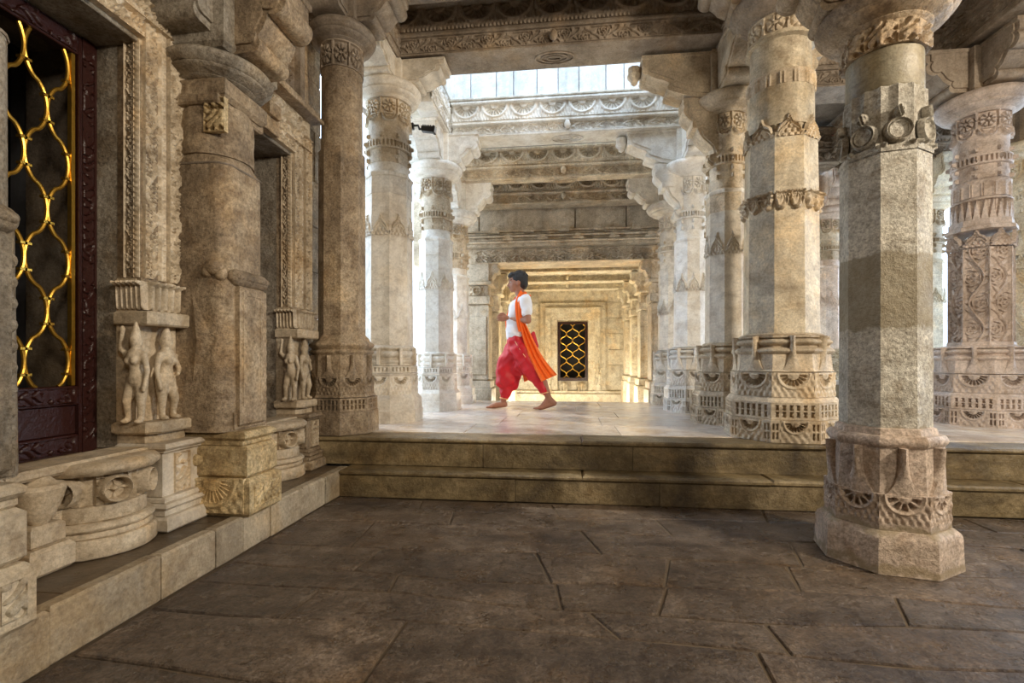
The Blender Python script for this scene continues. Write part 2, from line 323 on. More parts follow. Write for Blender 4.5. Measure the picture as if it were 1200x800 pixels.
def p_flor(U, V, w, h, dep=0.018):           # dense foliage
    a = np.sin(U * 70 + 2.5 * np.sin(V * 50)) * np.sin(V * 80 + 2.5 * np.sin(U * 40 + 1)); b = np.sin(U * 31 - V * 27)
    e = np.minimum(np.minimum(U, w - U) / w, np.minimum(V, h - V) / h); return dep * (sst(a + 0.3 * b, -0.3, 0.3) - 0.8) * sst(e, 0.02, 0.06)
def p_scrollv(U, V, w, h, dep=0.015): return p_scroll(V, U, h, w, None, dep)
def p_bead(U, V, w, h, dep=0.01):
    return dep * np.clip(np.sin(V / (w * 0.9) * PI) ** 2 - 0.3, 0, 1) * (1 - (np.abs(U / w - .5) * 2) ** 2)
def p_wheel(U, V, w, h, dep=0.03):
    x = U - w / 2; y = V - h / 2; r = np.hypot(x, y) / (min(w, h) / 2); a = np.arctan2(y, x); k = np.abs(np.sin(2 * a + PI / 4 * 0)); 
    return dep * (np.exp(-((r - .82) / .12) ** 2) - sst(k, .3, .6) * (r < .68) * (r > .2) + 0.4 * np.exp(-(r / .2) ** 2) - .6 * (r > .98) * (np.sin(U * 120) * np.sin(V * 90) > 0))
def p_flute(U, V, w, h, n=6, dep=0.03):
    c = (U / w * n) % 1; y = V / h; return dep * ((c - .5) ** 2 * -3 + .3) * (1 + .5 * y) * (y > .04) + dep * .6 * (np.abs(y - .95) < .06)
def p_rect(U, V, w, h, dep=0.012):
    e = np.minimum(np.minimum(U, w - U), np.minimum(V, h - V)); return -dep * sst(e, .03, .036) + dep * .4 * sst(e, .10, .103) * 0
def relief(w, h, fn, nx, nz, skirt=0.035):
    u = np.linspace(0, w, nx); v = np.linspace(0, h, nz); U, V = np.meshgrid(u, v); D = fn(U, V, w, h) * 1.4
    P = np.stack([U - w / 2, -D, V], -1)
    # skirt ring (pushed back)
    bad = np.isnan(D)
    if bad.any():      # open relief: keep only the carved shape, cells outside it are left out
        P[..., 1] = np.where(bad, 0.006, P[..., 1]); m = MB(); m.grid(P); k = bad.ravel()
        m.f = [q for q in m.f if not (k[q[0]] and k[q[1]] and k[q[2]] and k[q[3]])]; return m
    Q = np.pad(P, ((1, 1), (1, 1), (0, 0)), 'edge'); Q[0, :, 1] = skirt; Q[-1, :, 1] = skirt; Q[:, 0, 1] = skirt; Q[:, -1, 1] = skirt
    m = MB(); m.grid(Q); return m
def relief_mesh(name, w, h, fn, nx, nz, mat, smooth=50, skirt=0.035, cache={}):
    k = (name, round(w, 3), round(h, 3), getattr(fn, 'key', fn), nx, nz, mat)
    if k not in cache:
        me = relief(w, h, fn, nx, nz, skirt).mesh(name, smooth); me.materials.append(M[mat]); cache[k] = me
    return cache[k]
def pf(fn, **k):
    key = (fn.__name__, tuple(sorted(k.items())))
    def g(U, V, w, h): return fn(U, V, w, h, **k)
    g.key = key; return g
def round_relief(name, r, z0, z1, fn, mat, parent, reps, nx=24, nz=24, plan='r'):
    """one band right round a shaft, pattern repeated `reps` times"""
    n = nx * reps; th = np.linspace(0, 2 * PI, n, endpoint=False); v = np.linspace(0, z1 - z0, nz); w = 2 * PI * r / reps
    U, V = np.meshgrid(th * r, v); D = fn(U % w, V, w, z1 - z0) * 1.3; rad = np.array([plan_r(plan, r, t) for t in th])[None, :] + D
    P = np.stack([rad * np.cos(th)[None], rad * np.sin(th)[None], V + z0], -1)
    Q = np.concatenate([P[:1], P, P[-1:]], 0); Q[0, :, :2] *= 0.85; Q[-1, :, :2] *= 0.85
    return obj(name, MB().grid(Q, True), mat, parent, smooth=50, fix=False)
# ---- column building
def plan_r(sh, a, t):
    d = math.degrees(t) % 360
    if sh == 'o': return a / math.cos(R((d + 22.5) % 45 - 22.5))
    if sh == 's': return a / math.cos(R((d + 45) % 90 - 45))
    if sh == 'c':  # square with cut corners
        q = R((d + 45) % 90 - 45); e = R((d % 90) - 45); return min(a / math.cos(q), a * 1.22 / math.cos(e))
    if sh == 'h': return a / math.cos(R((d + 11.25) % 22.5 - 11.25))
    if sh == 'f': return a * (1.0 - 0.075 * abs(math.sin(R(d * 8 / 1.0))) ** 1.2)
    return a
NT = 64
def lathe(secs):
    rows = []
    for (z, a, sh) in secs: rows.append([[plan_r(sh, a, 2 * PI * k / NT) * math.cos(2 * PI * k / NT), plan_r(sh, a, 2 * PI * k / NT) * math.sin(2 * PI * k / NT), z] for k in range(NT)])
    m = MB(); m.grid(np.array(rows), True); n = len(secs); m.f.append(tuple(range(NT))[::-1]); m.f.append(tuple((n - 1) * NT + i for i in range(NT))); return m
def torus_secs(z0, z1, a, bulge, sh, n=6): return [(z0 + (z1 - z0) * k / n, a + bulge * math.sin(PI * k / n), sh) for k in range(n + 1)]
def faces8(name, w, h, z, a, fn, nx, nz, mat, root, faces=range(8), rc=0.0):
    me = relief_mesh(name, w, h, fn, nx, nz, mat)
    for k in faces:
        o = bpy.data.objects.new(name, me); COL.objects.link(o); o.parent = root; t = R(45 * k)
        # local panel faces -Y ; rotate about z
        o.location = (a * math.sin(t), -a * math.cos(t), z); o.rotation_euler = (0, 0, t)
def oct_side(a): return 2 * a * math.tan(PI / 8)
def strap_mesh(h, wt, wb, mat, cache={}):
    k = (round(h, 3), wt, wb, mat)
    if k in cache: return cache[k]
    P = []
    for i in range(15):
        s = i / 14; z = h * s; w = wt + (wb - wt) * (1 - s) ** 3.2; y = -0.012 - 0.02 * s ** 0.7 * (1 - 0.2 * s)
        P.append([(-w, 0.02, z), (-w * 0.9, y * .6, z), (-w * .35, y, z), (0, y * 1.15, z), (w * .35, y, z), (w * .9, y * .6, z), (w, 0.02, z)])
    m = MB().grid(np.array(P)); m.f.append((98, 99, 100, 101, 102, 103, 104)[::-1]); me = fixn(m.mesh('leaf_strap', 60)); me.materials.append(M[mat]); cache[k] = me; return me
def straps(root, z, h, a, mat, wt=0.016, wb=0.085):
    me = strap_mesh(h, wt, wb, mat)
    for k in range(8):
        o = bpy.data.objects.new('leaf_strap', me); COL.objects.link(o); o.parent = root; t = R(45 * k); o.location = (a * math.sin(t), -a * math.cos(t), z); o.rotation_euler = (0, 0, t)
def capital_ring(root, z0, z1, r0, r1, mat, sh='r'):
    H = z1 - z0
    return obj('capital_ring', lathe([(z0, r0, sh), (z0 + .10 * H, r0 + .02, sh)] + [(z0 + (.12 + .25 * k / 5) * H, r0 + .02 + (r1 - r0) * .55 * math.sin(PI / 2 * k / 5), sh) for k in range(6)] + [(z0 + .40 * H, r1 * .88, sh), (z0 + .45 * H, r1 * .93, sh)] + torus_secs(z0 + .5 * H, z0 + .92 * H, r1 * .95, r1 * .06, sh) + [(z1, r1 * .85, sh)]), mat, root)
def bracket_prof(L, H, two=False):
    """bracket silhouette in (x,z), root at x=0, tip at x=L, top z=H"""
    P = [(0, H), (L, H), (L, H * 0.80)]
    def arc(cx, cz, r, a0, a1, n=7, ez=1.0): return [(cx + r * math.cos(R(a0 + (a1 - a0) * k / n)), cz + ez * r * math.sin(R(a0 + (a1 - a0) * k / n))) for k in range(n + 1)]
    if two:
        P += arc(L * .95, H * .72, H * .09, 40, -110) + [(L * .90, H * .60), (L * .80, H * .52), (L * .70, H * .47), (L * .62, H * .40)] + arc(L * .60, H * .30, H * .08, 60, -90) + [(L * .50, H * .16), (L * .36, H * .08), (L * .2, H * .03), (0, 0)]
    else:
        P += arc(L * .84, H * .64, H * .17, 50, -120) + [(L * .70, H * .42), (L * .62, H * .30), (L * .52, H * .22)] + arc(L * .40, H * .13, H * .11, 50, -100) + [(L * .2, 0.02 * H), (0, 0)]
    return P
def bracket(root, x, y, z, rz, L, H, T, mat, two=False, bud=False):
    m = MB(); pr = bracket_prof(L, H, two); m.extrude(pr, T)
    inner = [(0.0 + (p[0]) * .9, H + (p[1] - H) * .9 - .0) for p in pr]
    m.extrude(inner, T * 1.10)
    o = obj('bracket', m, mat, root, (x, y, z), rz, smooth=40)
    tp = MB().box(-.02, L + .01, -T * .58, T * .58, H * .97, H * 1.07, .006); obj('abacus', tp, mat, o)
    if bud:
        b = lathe([(H * .97, .055, 'o'), (H * .80, .055, 'o'), (H * .79, .065, 'r'), (H * .74, .06, 'r'), (H * .66, .035, 'r'), (H * .60, .03, 'r'), (H * .55, .008, 'r')]); obj('pendant_bud', b, mat, o, (L + .06, 0, 0))
    return o

# ================================================================= THE SETTING
def blocks_x(parent, name, mat, x0, x1, y0, y1, z0, z1, lens, bev=0.008, gap=0.004):
    """row of blocks along x"""
    x = x0; i = 0
    while x < x1 - 0.01:
        L = lens[i % len(lens)]; e = min(x + L, x1)
        if x1 - e < 0.12: e = x1
        dz = random.uniform(-.003, .003); dy = random.uniform(-.004, .004)
        obj(name, MB().box(x + gap, e - gap, y0 + dy, y1, z0, z1 + dz, bev), mat, parent, smooth=0); x = e; i += 1
def blocks_y(parent, name, mat, x0, x1, y0, y1, z0, z1, lens, bev=0.008, gap=0.004):
    y = y0; i = 0
    while y < y1 - 0.01:
        L = lens[i % len(lens)]; e = min(y + L, y1)
        if y1 - e < 0.1: e = y1
        dz = random.uniform(-.003, .003); dx = random.uniform(-.004, .004)
        obj(name, MB().box(x0, x1 + dx, y + gap, e - gap, z0, z1 + dz, bev), mat, parent, smooth=0); y = e; i += 1

# floor of the lower hall: uneven flagstones over a grout bed
floor = obj('floor', MB().box(-2.6, 9, -4, 3.30, -0.10, -0.008), 'joint', smooth=0); tag(floor, 'dark worn floor of uneven flagstones in the lower hall', kind='structure')
rows = [(-1.2, -1.2), (-.2, -.15), (.55, .62), (1.02, 1.10), (1.40, 1.36), (1.72, 1.66), (1.93, 1.86), (2.13, 2.10), (2.42, 2.40), (2.78, 2.74), (3.05, 3.02), (3.28, 3.28)]
cuts = [[.5, 1.6, 2.6], [-.4, .8, 1.9, 3.2], [-.7, .35, 1.5, 2.7], [-.9, .05, .78, 1.8, 2.9], [-.62, .62, 1.9], [-1.05, .10, .70, 2.0, 3.1], [-.75, -.06, .36, 1.25, 2.4], [-.95, -.12, .42, .98, 2.1, 3.3], [-1.1, .15, 1.15, 2.3], [-.7, .55, 2.0, 3.2], [-1.0, -.1, 1.2, 2.4]]
XL, XR = -1.60, 6.0
def rowy(k, x): a, b = rows[k]; return a + (b - a) * (x - XL) / 4.6 + 0.03 * math.sin(2.3 * x + k * 1.7) + .012 * math.sin(6.1 * x + k)
for k in range(len(rows) - 1):
    c = [XL] + [x + random.uniform(-.03, .03) for x in cuts[k]] + [4.3, XR]
    sl = [0] + [random.uniform(-.10, .10) for _ in c[1:-1]] + [0]
    for i in range(len(c) - 1):
        g = 0.006
        pts = []
        a0, a1 = c[i] - sl[i] / 2 + g, c[i + 1] - sl[i + 1] / 2 - g; b0, b1 = c[i] + sl[i] / 2 + g, c[i + 1] + sl[i + 1] / 2 - g
        for t in (0, .33, .66, 1): x = a0 + (a1 - a0) * t; pts.append((x, rowy(k, x) + g))
        for t in (1, .66, .33, 0): x = b0 + (b1 - b0) * t; pts.append((x, rowy(k + 1, x) - g))
        dz = random.uniform(-.003, .003) if k < len(rows) - 2 else -0.001
        obj('flagstone', MB().prism(pts, -0.03, dz, 0.005), 'floor', floor, smooth=0)
# two steps up to the platform
st = empty('step_lower'); tag(st, 'lower long step of stained brown stone at the platform front', 'step'); st.name = 'stone_step'
blocks_x(st, 'block', 'step', -1.60, 6.2, 3.27, 3.60, 0.0, 0.155, [1.25, .95, 1.45, 1.1], .006, .0015)
blocks_x(st, 'nosing', 'step', -1.60, 6.2, 3.255, 3.60, 0.155, 0.19, [1.7, 1.2, 1.5], .012, .0012)
st = empty('stone_step'); tag(st, 'upper long step of stained brown stone directly below the polished marble floor', 'step')
blocks_x(st, 'block', 'step', -2.0, 6.2, 3.44, 3.70, 0.19, 0.365, [1.4, 1.05, 1.6, .9], .005, .0015)
blocks_x(st, 'nosing', 'step', -2.0, 6.2, 3.42, 3.70, 0.365, 0.395, [2.1, 1.6, 1.8], .01, .0012)
# platform marble floor
pf_ = obj('floor', MB().box(-2.6, 6.2, 3.60, 6.75, 0.0, 0.388), 'joint', smooth=0); tag(pf_, 'pale polished marble platform floor', kind='structure')
ys = [3.70, 4.25, 4.85, 5.40, 6.0, 6.74]
for k in range(5):
    x = -2.6; i = 0
    while x < 6.1:
        L = [1.0, .8, 1.2, .9][(i + k) % 4]; e = min(x + L, 6.2)
        obj('marble_slab', MB().box(x + .002, e - .002, ys[k] + .002, ys[k + 1] - .002, .375, .4, .002), 'platform', pf_, smooth=0); x = e; i += 1
# far hall floor
ff = obj('floor', MB().box(-1.9, 1.9, 6.75, 11.6, -0.10, -0.006), 'joint', smooth=0); tag(ff, 'far hall floor beyond the platform', kind='structure')
for k in range(5):
    for i in range(3): obj('marble_slab', MB().box(-1.85 + i * 1.23, -.63 + i * 1.23, 6.77 + k * .95, 7.71 + k * .95, -.02, 0, .003), 'farwall', ff, smooth=0)
gr = obj('ground', MB().box(-16, 16, 3.3, 24, -0.35, -0.12), 'ground', smooth=0); tag(gr, 'pale courtyard paving outside the colonnades', kind='structure')

# kerb and ledge along the left wall
kb = empty('stone_kerb', (0, 0, 0)); tag(kb, 'low pale stone kerb edging the ledge along the left wall', 'kerb')
blocks_y(kb, 'kerb_stone', 'kerb', -1.665, -1.60, -1.2, 3.42, 0, 0.185, [.42, .30, .19, .22, .33, .27, .45, .36], .009, .0025)
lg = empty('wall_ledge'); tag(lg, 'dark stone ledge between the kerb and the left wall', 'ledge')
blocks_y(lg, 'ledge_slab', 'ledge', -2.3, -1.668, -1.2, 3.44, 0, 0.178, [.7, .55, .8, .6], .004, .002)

# left wall -------------------------------------------------
D1, D2 = 1.70, 2.94
wl = obj('wall_left', MB().box(-2.55, -2.30, -4, D1 - .33, .17, 4.2).box(-2.55, -2.30, D1 + .33, D2 - .33, .17, 4.2).box(-2.55, -2.30, D2 + .33, 3.86, .17, 4.2).box(-2.55, -2.30, D1 - .33, D2 + .33, 2.42, 4.2), 'dark', smooth=0); tag(wl, 'carved stone wall with two shrine doors on the left', kind='structure')
def wall_blocks(y0, y1, z0, z1, hh, ll):
    z = z0; k = 0
    while z < z1 - .02:
        e = min(z + hh, z1); y = y0 - (k % 2) * ll * .4
        while y < y1 - .02:
            f = min(y + ll, y1); a = max(y, y0)
            if f - a > .02: obj('wall_block', MB().box(-2.31, -2.05 + random.uniform(-.004, .004), a + .002, f - .002, z + .002, e - .002, .006), 'warm', wl, smooth=0)
            y = f if f > y0 else y + ll
        z = e; k += 1
D1, D2 = 1.70, 2.94
for (a, b) in ((-1.2, D1 - .33), (D1 + .33, D2 - .33), (D2 + .33, 3.86)): wall_blocks(a, b, .178, 2.42, .375, .55)
wall_blocks(-1.2, 3.86, 2.42, 4.2, .40, .62)
def panelX(name, y, z, w, h, x, fn, nx, nz, mat, parent, skirt=.035):   # relief facing +X, centre y
    me = relief_mesh(name, w, h, fn, nx, nz, mat, skirt=skirt); o = bpy.data.objects.new(name, me); COL.objects.link(o); o.parent = parent; o.location = (x, y, z); o.rotation_euler = (0, 0, PI / 2); return o
def panelY(name, x, z, w, h, y, fn, nx, nz, mat, parent, skirt=.035):   # relief facing -Y
    me = relief_mesh(name, w, h, fn, nx, nz, mat, skirt=skirt); o = bpy.data.objects.new(name, me); COL.objects.link(o); o.parent = parent; o.location = (x, y, z); return o

# organic bodies: overlapping tapered forms fused into one skin
def blob(name, mb, mat, voxel=.01, smooth=6, parent=None, loc=None, rot=None, decim=None):
    me = mb.mesh(name, 0); fixn(me); o = bpy.data.objects.new(name, me); COL.objects.link(o)
    r = o.modifiers.new('r', 'REMESH'); r.mode = 'VOXEL'; r.voxel_size = voxel; r.use_smooth_shade = True
    s = o.modifiers.new('s', 'SMOOTH'); s.iterations = smooth; s.factor = .5
    dg = bpy.context.evaluated_depsgraph_get(); nm = bpy.data.meshes.new_from_object(o.evaluated_get(dg)); nm.name = name
    o.modifiers.clear(); o.data = nm; nm.materials.clear(); nm.materials.append(M[mat]); nm.polygons.foreach_set('use_smooth', [True] * len(nm.polygons))
    if parent: o.parent = parent
    if loc: o.location = loc
    if rot: o.rotation_euler = rot
    return o
def statue_mb(flip=1, k=1.0, arm_up=True):
    m = MB(); f = flip
    m.ell((0.00, 0, .445), (.036, .040, .046)); m.capsule((0, 0, .475), .030, (0, .0, .54), .010)         # head, tall crown
    m.capsule((0, 0, .385), .020, (0, 0, .42), .018); m.capsule((.00, 0, .36), .050, (.0, .0, .30), .036); m.capsule((-.03 * f, 0, .362), .03, (.03 * f, 0, .362), .03)
    m.ell((-.022, -.035, .335), (.022, .022, .022)); m.ell((.022, -.035, .335), (.022, .022, .022))
    m.capsule((.0, 0, .30), .034, (.012 * f, 0, .245), .052); m.ell((.012 * f, 0, .225), (.062, .048, .04))
    m.capsule((.035 * f, 0, .22), .040, (.045 * f, -.01, .115), .026); m.capsule((.045 * f, -.01, .115), .025, (.035 * f, 0, .02), .017); m.ell((.04 * f, -.02, .012), (.022, .035, .014))
    m.capsule((-.02 * f, 0, .22), .040, (-.035 * f, -.03, .12), .026); m.capsule((-.035 * f, -.03, .12), .025, (-.05 * f, 0, .02), .017); m.ell((-.055 * f, -.02, .012), (.022, .035, .014))
    if arm_up:
        m.capsule((-.055 * f, 0, .365), .020, (-.098 * f, -.01, .40), .016); m.capsule((-.098 * f, -.01, .40), .016, (-.085 * f, -.01, .49), .013); m.ell((-.085 * f, -.01, .505), (.018, .016, .022))
    else:
        m.capsule((-.055 * f, 0, .365), .020, (-.095 * f, -.01, .29), .016); m.capsule((-.095 * f, -.01, .29), .016, (-.05 * f, -.04, .26), .013)
    m.capsule((.055 * f, 0, .365), .020, (.088 * f, -.01, .28), .016); m.capsule((.088 * f, -.01, .28), .016, (.082 * f, -.025, .20), .013); m.ell((.082 * f, -.03, .185), (.014, .014, .022))
    m.capsule((-.06 * f, .0, .26), .012, (.07 * f, -.01, .25), .012)
    return m
st_a = None
def door_surround(yc, near):
    n = 'with the gilded trellis gate' if near else 'of the second shrine door'
    root = empty('door_surround', (-2.05, yc, .178)); tag(root, ('carved stone doorway surround around the gilded trellis gate' if near else 'carved stone doorway surround between the two left pilasters further back'), 'doorway')
    z = lambda v: v - .178
    for s in (1, -1):
        # reveal and jamb block ; local x = world x + 2.05
        y0 = .33 * s; y1 = .57 * s; a, b = min(y0, y1), max(y0, y1)
        obj('reveal', MB().box(-.24, -.022, min(.33 * s, .36 * s), max(.33 * s, .36 * s), z(.55), z(2.42), .004), 'grey', root, smooth=0)
        obj('jamb', MB().box(-.02, .10, a, b, z(1.32), z(2.415), .004), 'warm', root, smooth=0)
        # bands on the face towards the room and on the face towards the opening
        panelX('scroll_band', (.33 + .055) * s, z(1.34), .09, 1.24, .115, p_scrollv, 14, 150, 'carve', root)
        panelX('bead_band', (.33 + .12) * s, z(1.34), .03, 1.24, .108, p_bead, 8, 150, 'carve', root)
        panelX('scroll_band', (.33 + .185) * s, z(1.34), .09, 1.24, .125, p_scrollv, 14, 150, 'carve', root)
        if s == 1:
            panelY('scroll_band', .048, z(1.34), .05, 1.24, .33 - .012, pf(p_scrollv), 12, 150, 'carve', root); panelY('bead_band', .082, z(1.34), .03, 1.24, .33 - .006, p_bead, 8, 150, 'carve', root)
        # figure niche: fluted capital, shelf, figures, bracket, dado
        c = .45 * s; 
        obj('jamb_block', MB().box(-.02, .08, a - .005, b + .005, z(.66), z(1.34), .006), 'carve', root, smooth=0)
        if s == 1: panelY('fluted_capital', .055, z(1.19), .15, .13, .325, p_flute, 60, 14, 'carve', root, .05)
        panelX('fluted_capital', c, z(1.19), .235, .13, .13, p_flute, 80, 14, 'carve', root, .08)
        obj('shelf', MB().prism([(-.02, a - .02), (.15, a - .02), (.175, a + .01), (.175, b - .01), (.15, b + .02), (-.02, b + .02)], z(1.12), z(1.185), .008), 'carve', root, smooth=0)
        ar = []
        for t in np.linspace(0, PI, 15): ar.append((.10, c + .045 + .055 * math.cos(t), z(1.22) + .10 * math.sin(t)))
        obj('arch_niche', MB().tube(ar, .022, 8), 'carve', root)
        obj('bracket_base', MB().prism([(-.02, a - .03), (.15, a - .03), (.19, a + .02), (.19, b - .02), (.15, b + .03), (-.02, b + .03)], z(.62), z(.675), .010).prism([(-.02, a - .0), (.12, a - .0), (.15, a + .04), (.15, b - .04), (.12, b), (-.02, b)], z(.57), z(.62), .008), 'carve', root, smooth=0)
        global st_a
        if near or s == 1:
            if st_a is None:
                st_a = blob('carved_figure', statue_mb(1, 1, True), 'carve', .0075, 3, root); st_b = blob('carved_figure', statue_mb(-1, 1, False), 'carve', .0075, 3, root); door_surround.b = st_b
                fa, fb = st_a, st_b
            else:
                fa = st_a.copy(); fb = door_surround.b.copy()
                for q in (fa, fb): COL.objects.link(q); q.parent = root
            fa.scale = (.72, .75, .84); fb.scale = (.72, .75, .84)
            if s == 1:
                fa.location = (.105, .30, z(.675)); fb.location = (.13, c - .01, z(.675)); fb.rotation_euler = (0, 0, PI / 2)
            else:
                fa.location = (.12, c - .06, z(.675)); fa.rotation_euler = (0, 0, PI / 2); fb.location = (.12, c + .07, z(.675)); fb.rotation_euler = (0, 0, PI / 2)
        obj('post', MB().capsule((.09, c + .055, z(.68)), .028, (.09, c + .055, z(1.12)), .024).ell((.09, c + .055, z(.82)), (.036, .036, .02)).ell((.09, c + .055, z(.98)), (.036, .036, .02)), 'carve', root)
        # dado under the figures
        d = MB()
        def stp(x, e, z0, z1, bv=.006): d.prism([(-.02, a - e), (x, a - e), (x, b + e), (-.02, b + e)], z(z0), z(z1), bv)
        stp(.26, .03, .178, .245, .01); stp(.235, .015, .245, .275); stp(.25, .025, .275, .30, .012); stp(.22, .0, .30, .325); stp(.20, -.01, .325, .53); stp(.215, .0, .53, .545); stp(.235, .012, .545, .575, .01)
        obj('dado', d, 'marble' if near else 'warm', root, smooth=0)
        panelX('leaf_panel', c, z(.335), .09, .185, .212, p_flor, 30, 50, 'carve', root)
    # lintel
    obj('lintel', MB().box(-.24, .092, -.57, .57, z(2.42), z(2.62), .004), 'grey', root, smooth=0)
    panelX('scroll_band', 0, z(2.44), .66, .09, .125, pf(p_scroll), 110, 16, 'carve', root); panelX('scroll_band', 0, z(2.53), 1.14, .09, .13, pf(p_scroll), 180, 16, 'carve', root)
    panelX('foliage_band', 0, z(2.63), 1.14, .13, .10, p_flor, 160, 24, 'carve', root, .11)
    obj('cornice', MB().box(-.02, .20, -.60, .60, z(2.76), z(2.79), .006).box(-.02, .16, -.60, .60, z(2.79), z(2.85), .01), 'warm', root, smooth=0)
    for k in range(2): obj('lintel_block', MB().box(.10, .16 + .03 * k, -.10 + .03 * k, .08 - .03 * k, z(2.43 + .09 * k), z(2.53 + .08 * k), .004), 'warm', root, smooth=0)
    return root
ds1 = door_surround(D1, True); ds2 = door_surround(D2, False)
# upper wall carved panels above each door
for yc in (D1, D2):
    for i in range(3):
        o = panelX('carved_panel', yc - .36 + .36 * i, 2.88, .26, .62, -2.03, p_flor, 40, 80, 'beam', wl)
        obj('pier_strip', MB().box(-2.06, -1.98, yc - .2 + .36 * i - .03, yc - .2 + .36 * i + .03, 2.86, 3.55, .008), 'beam', wl, smooth=0)
# sills, half-round door steps with flanking conch bowls
def door_step(yc, lab):
    root = empty('door_step', (-2.0, yc, .178)); tag(root, lab, 'door step')
    n = 33
    def half(r, z0, z1, bev=.006):
        pts = [(r * 1.05 * math.cos(t), r * math.sin(t)) for t in np.linspace(-PI / 2, PI / 2, n)] + [(-.05, r), (-.05, -r)][0:2]
        return pts, z0, z1, bev
    m = MB()
    for r, z0, z1, bv in ((.215, 0, .075, .008), (.200, .075, .10, .006), (.208, .10, .135, .014), (.178, .135, .20, .006), (.163, .20, .325, .003), (.225, .325, .375, .018)):
        pts, a, b, c = half(r, z0, z1, bv); m.prism(pts, a, b, c)
    obj('half_round_body', m, 'carve', root, smooth=45)
    for t in (-72, -22, 25): # carved wheels round the drum
        me = relief_mesh('wheel_relief', .12, .12, p_wheel, 40, 40, 'carve'); o = bpy.data.objects.new('wheel_relief', me); COL.objects.link(o); o.parent = root
        rr = .170; o.location = (rr * 1.05 * math.cos(R(t)), rr * math.sin(R(t)), .202); o.rotation_euler = (0, 0, R(t + 90))
    for s in (-1, 1):
        q = lathe([(-.0, .02, 'r'), (.03, .04, 'r'), (.09, .065, 'r'), (.14, .078, 'r'), (.155, .07, 'r'), (.16, .05, 'r'), (.19, .02, 'r')])
        o = obj('conch_bowl', q, 'carve', root, (.07, s * .27, .17)); obj('bowl_pedestal', MB().prism([(-.05, -.08), (.09, -.08), (.09, .08), (-.05, .08)], 0, .10, .012).box(-.03, .07, -.06, .06, .10, .18, .01), 'carve', root, (.04, s * .27, 0), smooth=0)
    obj('threshold_slab', MB().box(-.08, .10, -.40, .34, .345, .385, .012), 'carve', root, smooth=0)
    return root
door_step(D1 + .15, 'half-round carved door step with wheel reliefs in front of the gilded trellis gate')
door_step(D2 + .14, 'half-round carved door step behind the yellowish pilaster base, near the platform')
for yc in (D1, D2): obj('door_sill', MB().box(-2.32, -1.95, yc - .33, yc + .33, .178, .545, .01), 'warm', wl, smooth=0)
# dark shrine rooms behind both doors
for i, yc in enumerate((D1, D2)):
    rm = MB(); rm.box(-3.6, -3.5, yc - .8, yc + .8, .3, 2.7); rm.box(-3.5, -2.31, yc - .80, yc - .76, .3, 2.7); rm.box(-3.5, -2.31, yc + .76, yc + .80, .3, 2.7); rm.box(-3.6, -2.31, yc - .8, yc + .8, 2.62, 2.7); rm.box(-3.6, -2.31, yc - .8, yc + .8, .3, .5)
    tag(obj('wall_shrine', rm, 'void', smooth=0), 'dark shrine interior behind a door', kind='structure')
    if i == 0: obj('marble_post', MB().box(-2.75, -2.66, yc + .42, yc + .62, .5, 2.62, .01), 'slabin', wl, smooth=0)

# gilded gate in door 1
gt = empty('door_1', (-2.20, D1, .545)); tag(gt, 'dark carved wooden gate with gilded ogee trellis in the near shrine door', kind='structure')
gw, gh = .33, 1.87
for s in (-1, 1): 
    a, b = sorted((s * gw, s * (gw - .085)))
    obj('gate_stile', MB().box(-.03, .025, a, b, 0, gh, .004), 'wood', gt, smooth=0)
    panelX('carved_strip', s * (gw - .043), .0, .055, gh, .030, p_flor, 14, 240, 'wood', gt, .02)
    obj('gilt_strip', MB().box(-.005, .015, s * (gw - .10) - .008, s * (gw - .10) + .008, .30, gh - .09, .003), 'gold', gt, smooth=0)
for z0, z1 in ((0, .085), (.215, .30), (gh - .09, gh)):
    obj('gate_rail', MB().box(-.03, .022, -gw + .085, gw - .085, z0, z1, .004), 'wood', gt, smooth=0)
    panelX('carved_strip', 0, z0 + .01, 2 * gw - .19, z1 - z0 - .02, .028, p_flor, 80, 14, 'wood', gt, .02)
obj('gate_panel', MB().box(-.015, .005, -gw + .085, gw - .085, .085, .215, .004), 'wood', gt, smooth=0)
def trellis(parent, W_, z0, z1, cells, lam, x, r, mat='gold', axis='y', collars=True, ex=.62):
    p = W_ / cells; nb = cells
    for i in range(nb):
        pts = []; n = int((z1 - z0) / lam * 40)
        for k in range(n + 1):
            zz = z0 + (z1 - z0) * k / n; ph = (zz - z0) / lam * 2 * PI + (PI if i % 2 else 0); s = math.sin(ph)
            c = -W_ / 2 + (i + .5) * p + math.copysign(abs(s) ** ex, s) * p * .5
            pts.append((x, c, zz) if axis == 'y' else (c, x, zz))
        m = MB().tube(pts, r, 8)
        obj('trellis_bar', m, mat, parent)
    if collars:
        cm = MB()
        for i in range(nb):
            for k in range(int((z1 - z0) / lam * 4)):
                zz = z0 + lam * (k + .5) / 4 + 0; ph = (zz - z0) / lam * 2 * PI + (PI if i % 2 else 0); s = math.sin(ph)
                c = -W_ / 2 + (i + .5) * p + math.copysign(abs(s) ** ex, s) * p * .5
                cm.box(x - r * 1.3, x + r * 1.3, c - r * 1.5, c + r * 1.5, zz - r * .7, zz + r * .7, .001)
        o = obj('trellis_collars', cm, mat, parent, smooth=0); o['kind'] = 'stuff'
trellis(gt, .44, .30, gh - .09, 5, .43, .0, .0085)
d2 = empty('door_2', (-2.24, D2, .545)); tag(d2, 'dark plain wooden door leaf in the second shrine door', kind='structure')
obj('door_leaf', MB().box(-.03, 0, -.33, .33, 0, 1.87, .004), 'wood', d2, smooth=0)
for zz in (.1, .75, 1.35): obj('door_panel', MB().box(0, .012, -.24, .24, zz, zz + .45, .006), 'wood', d2, smooth=0)

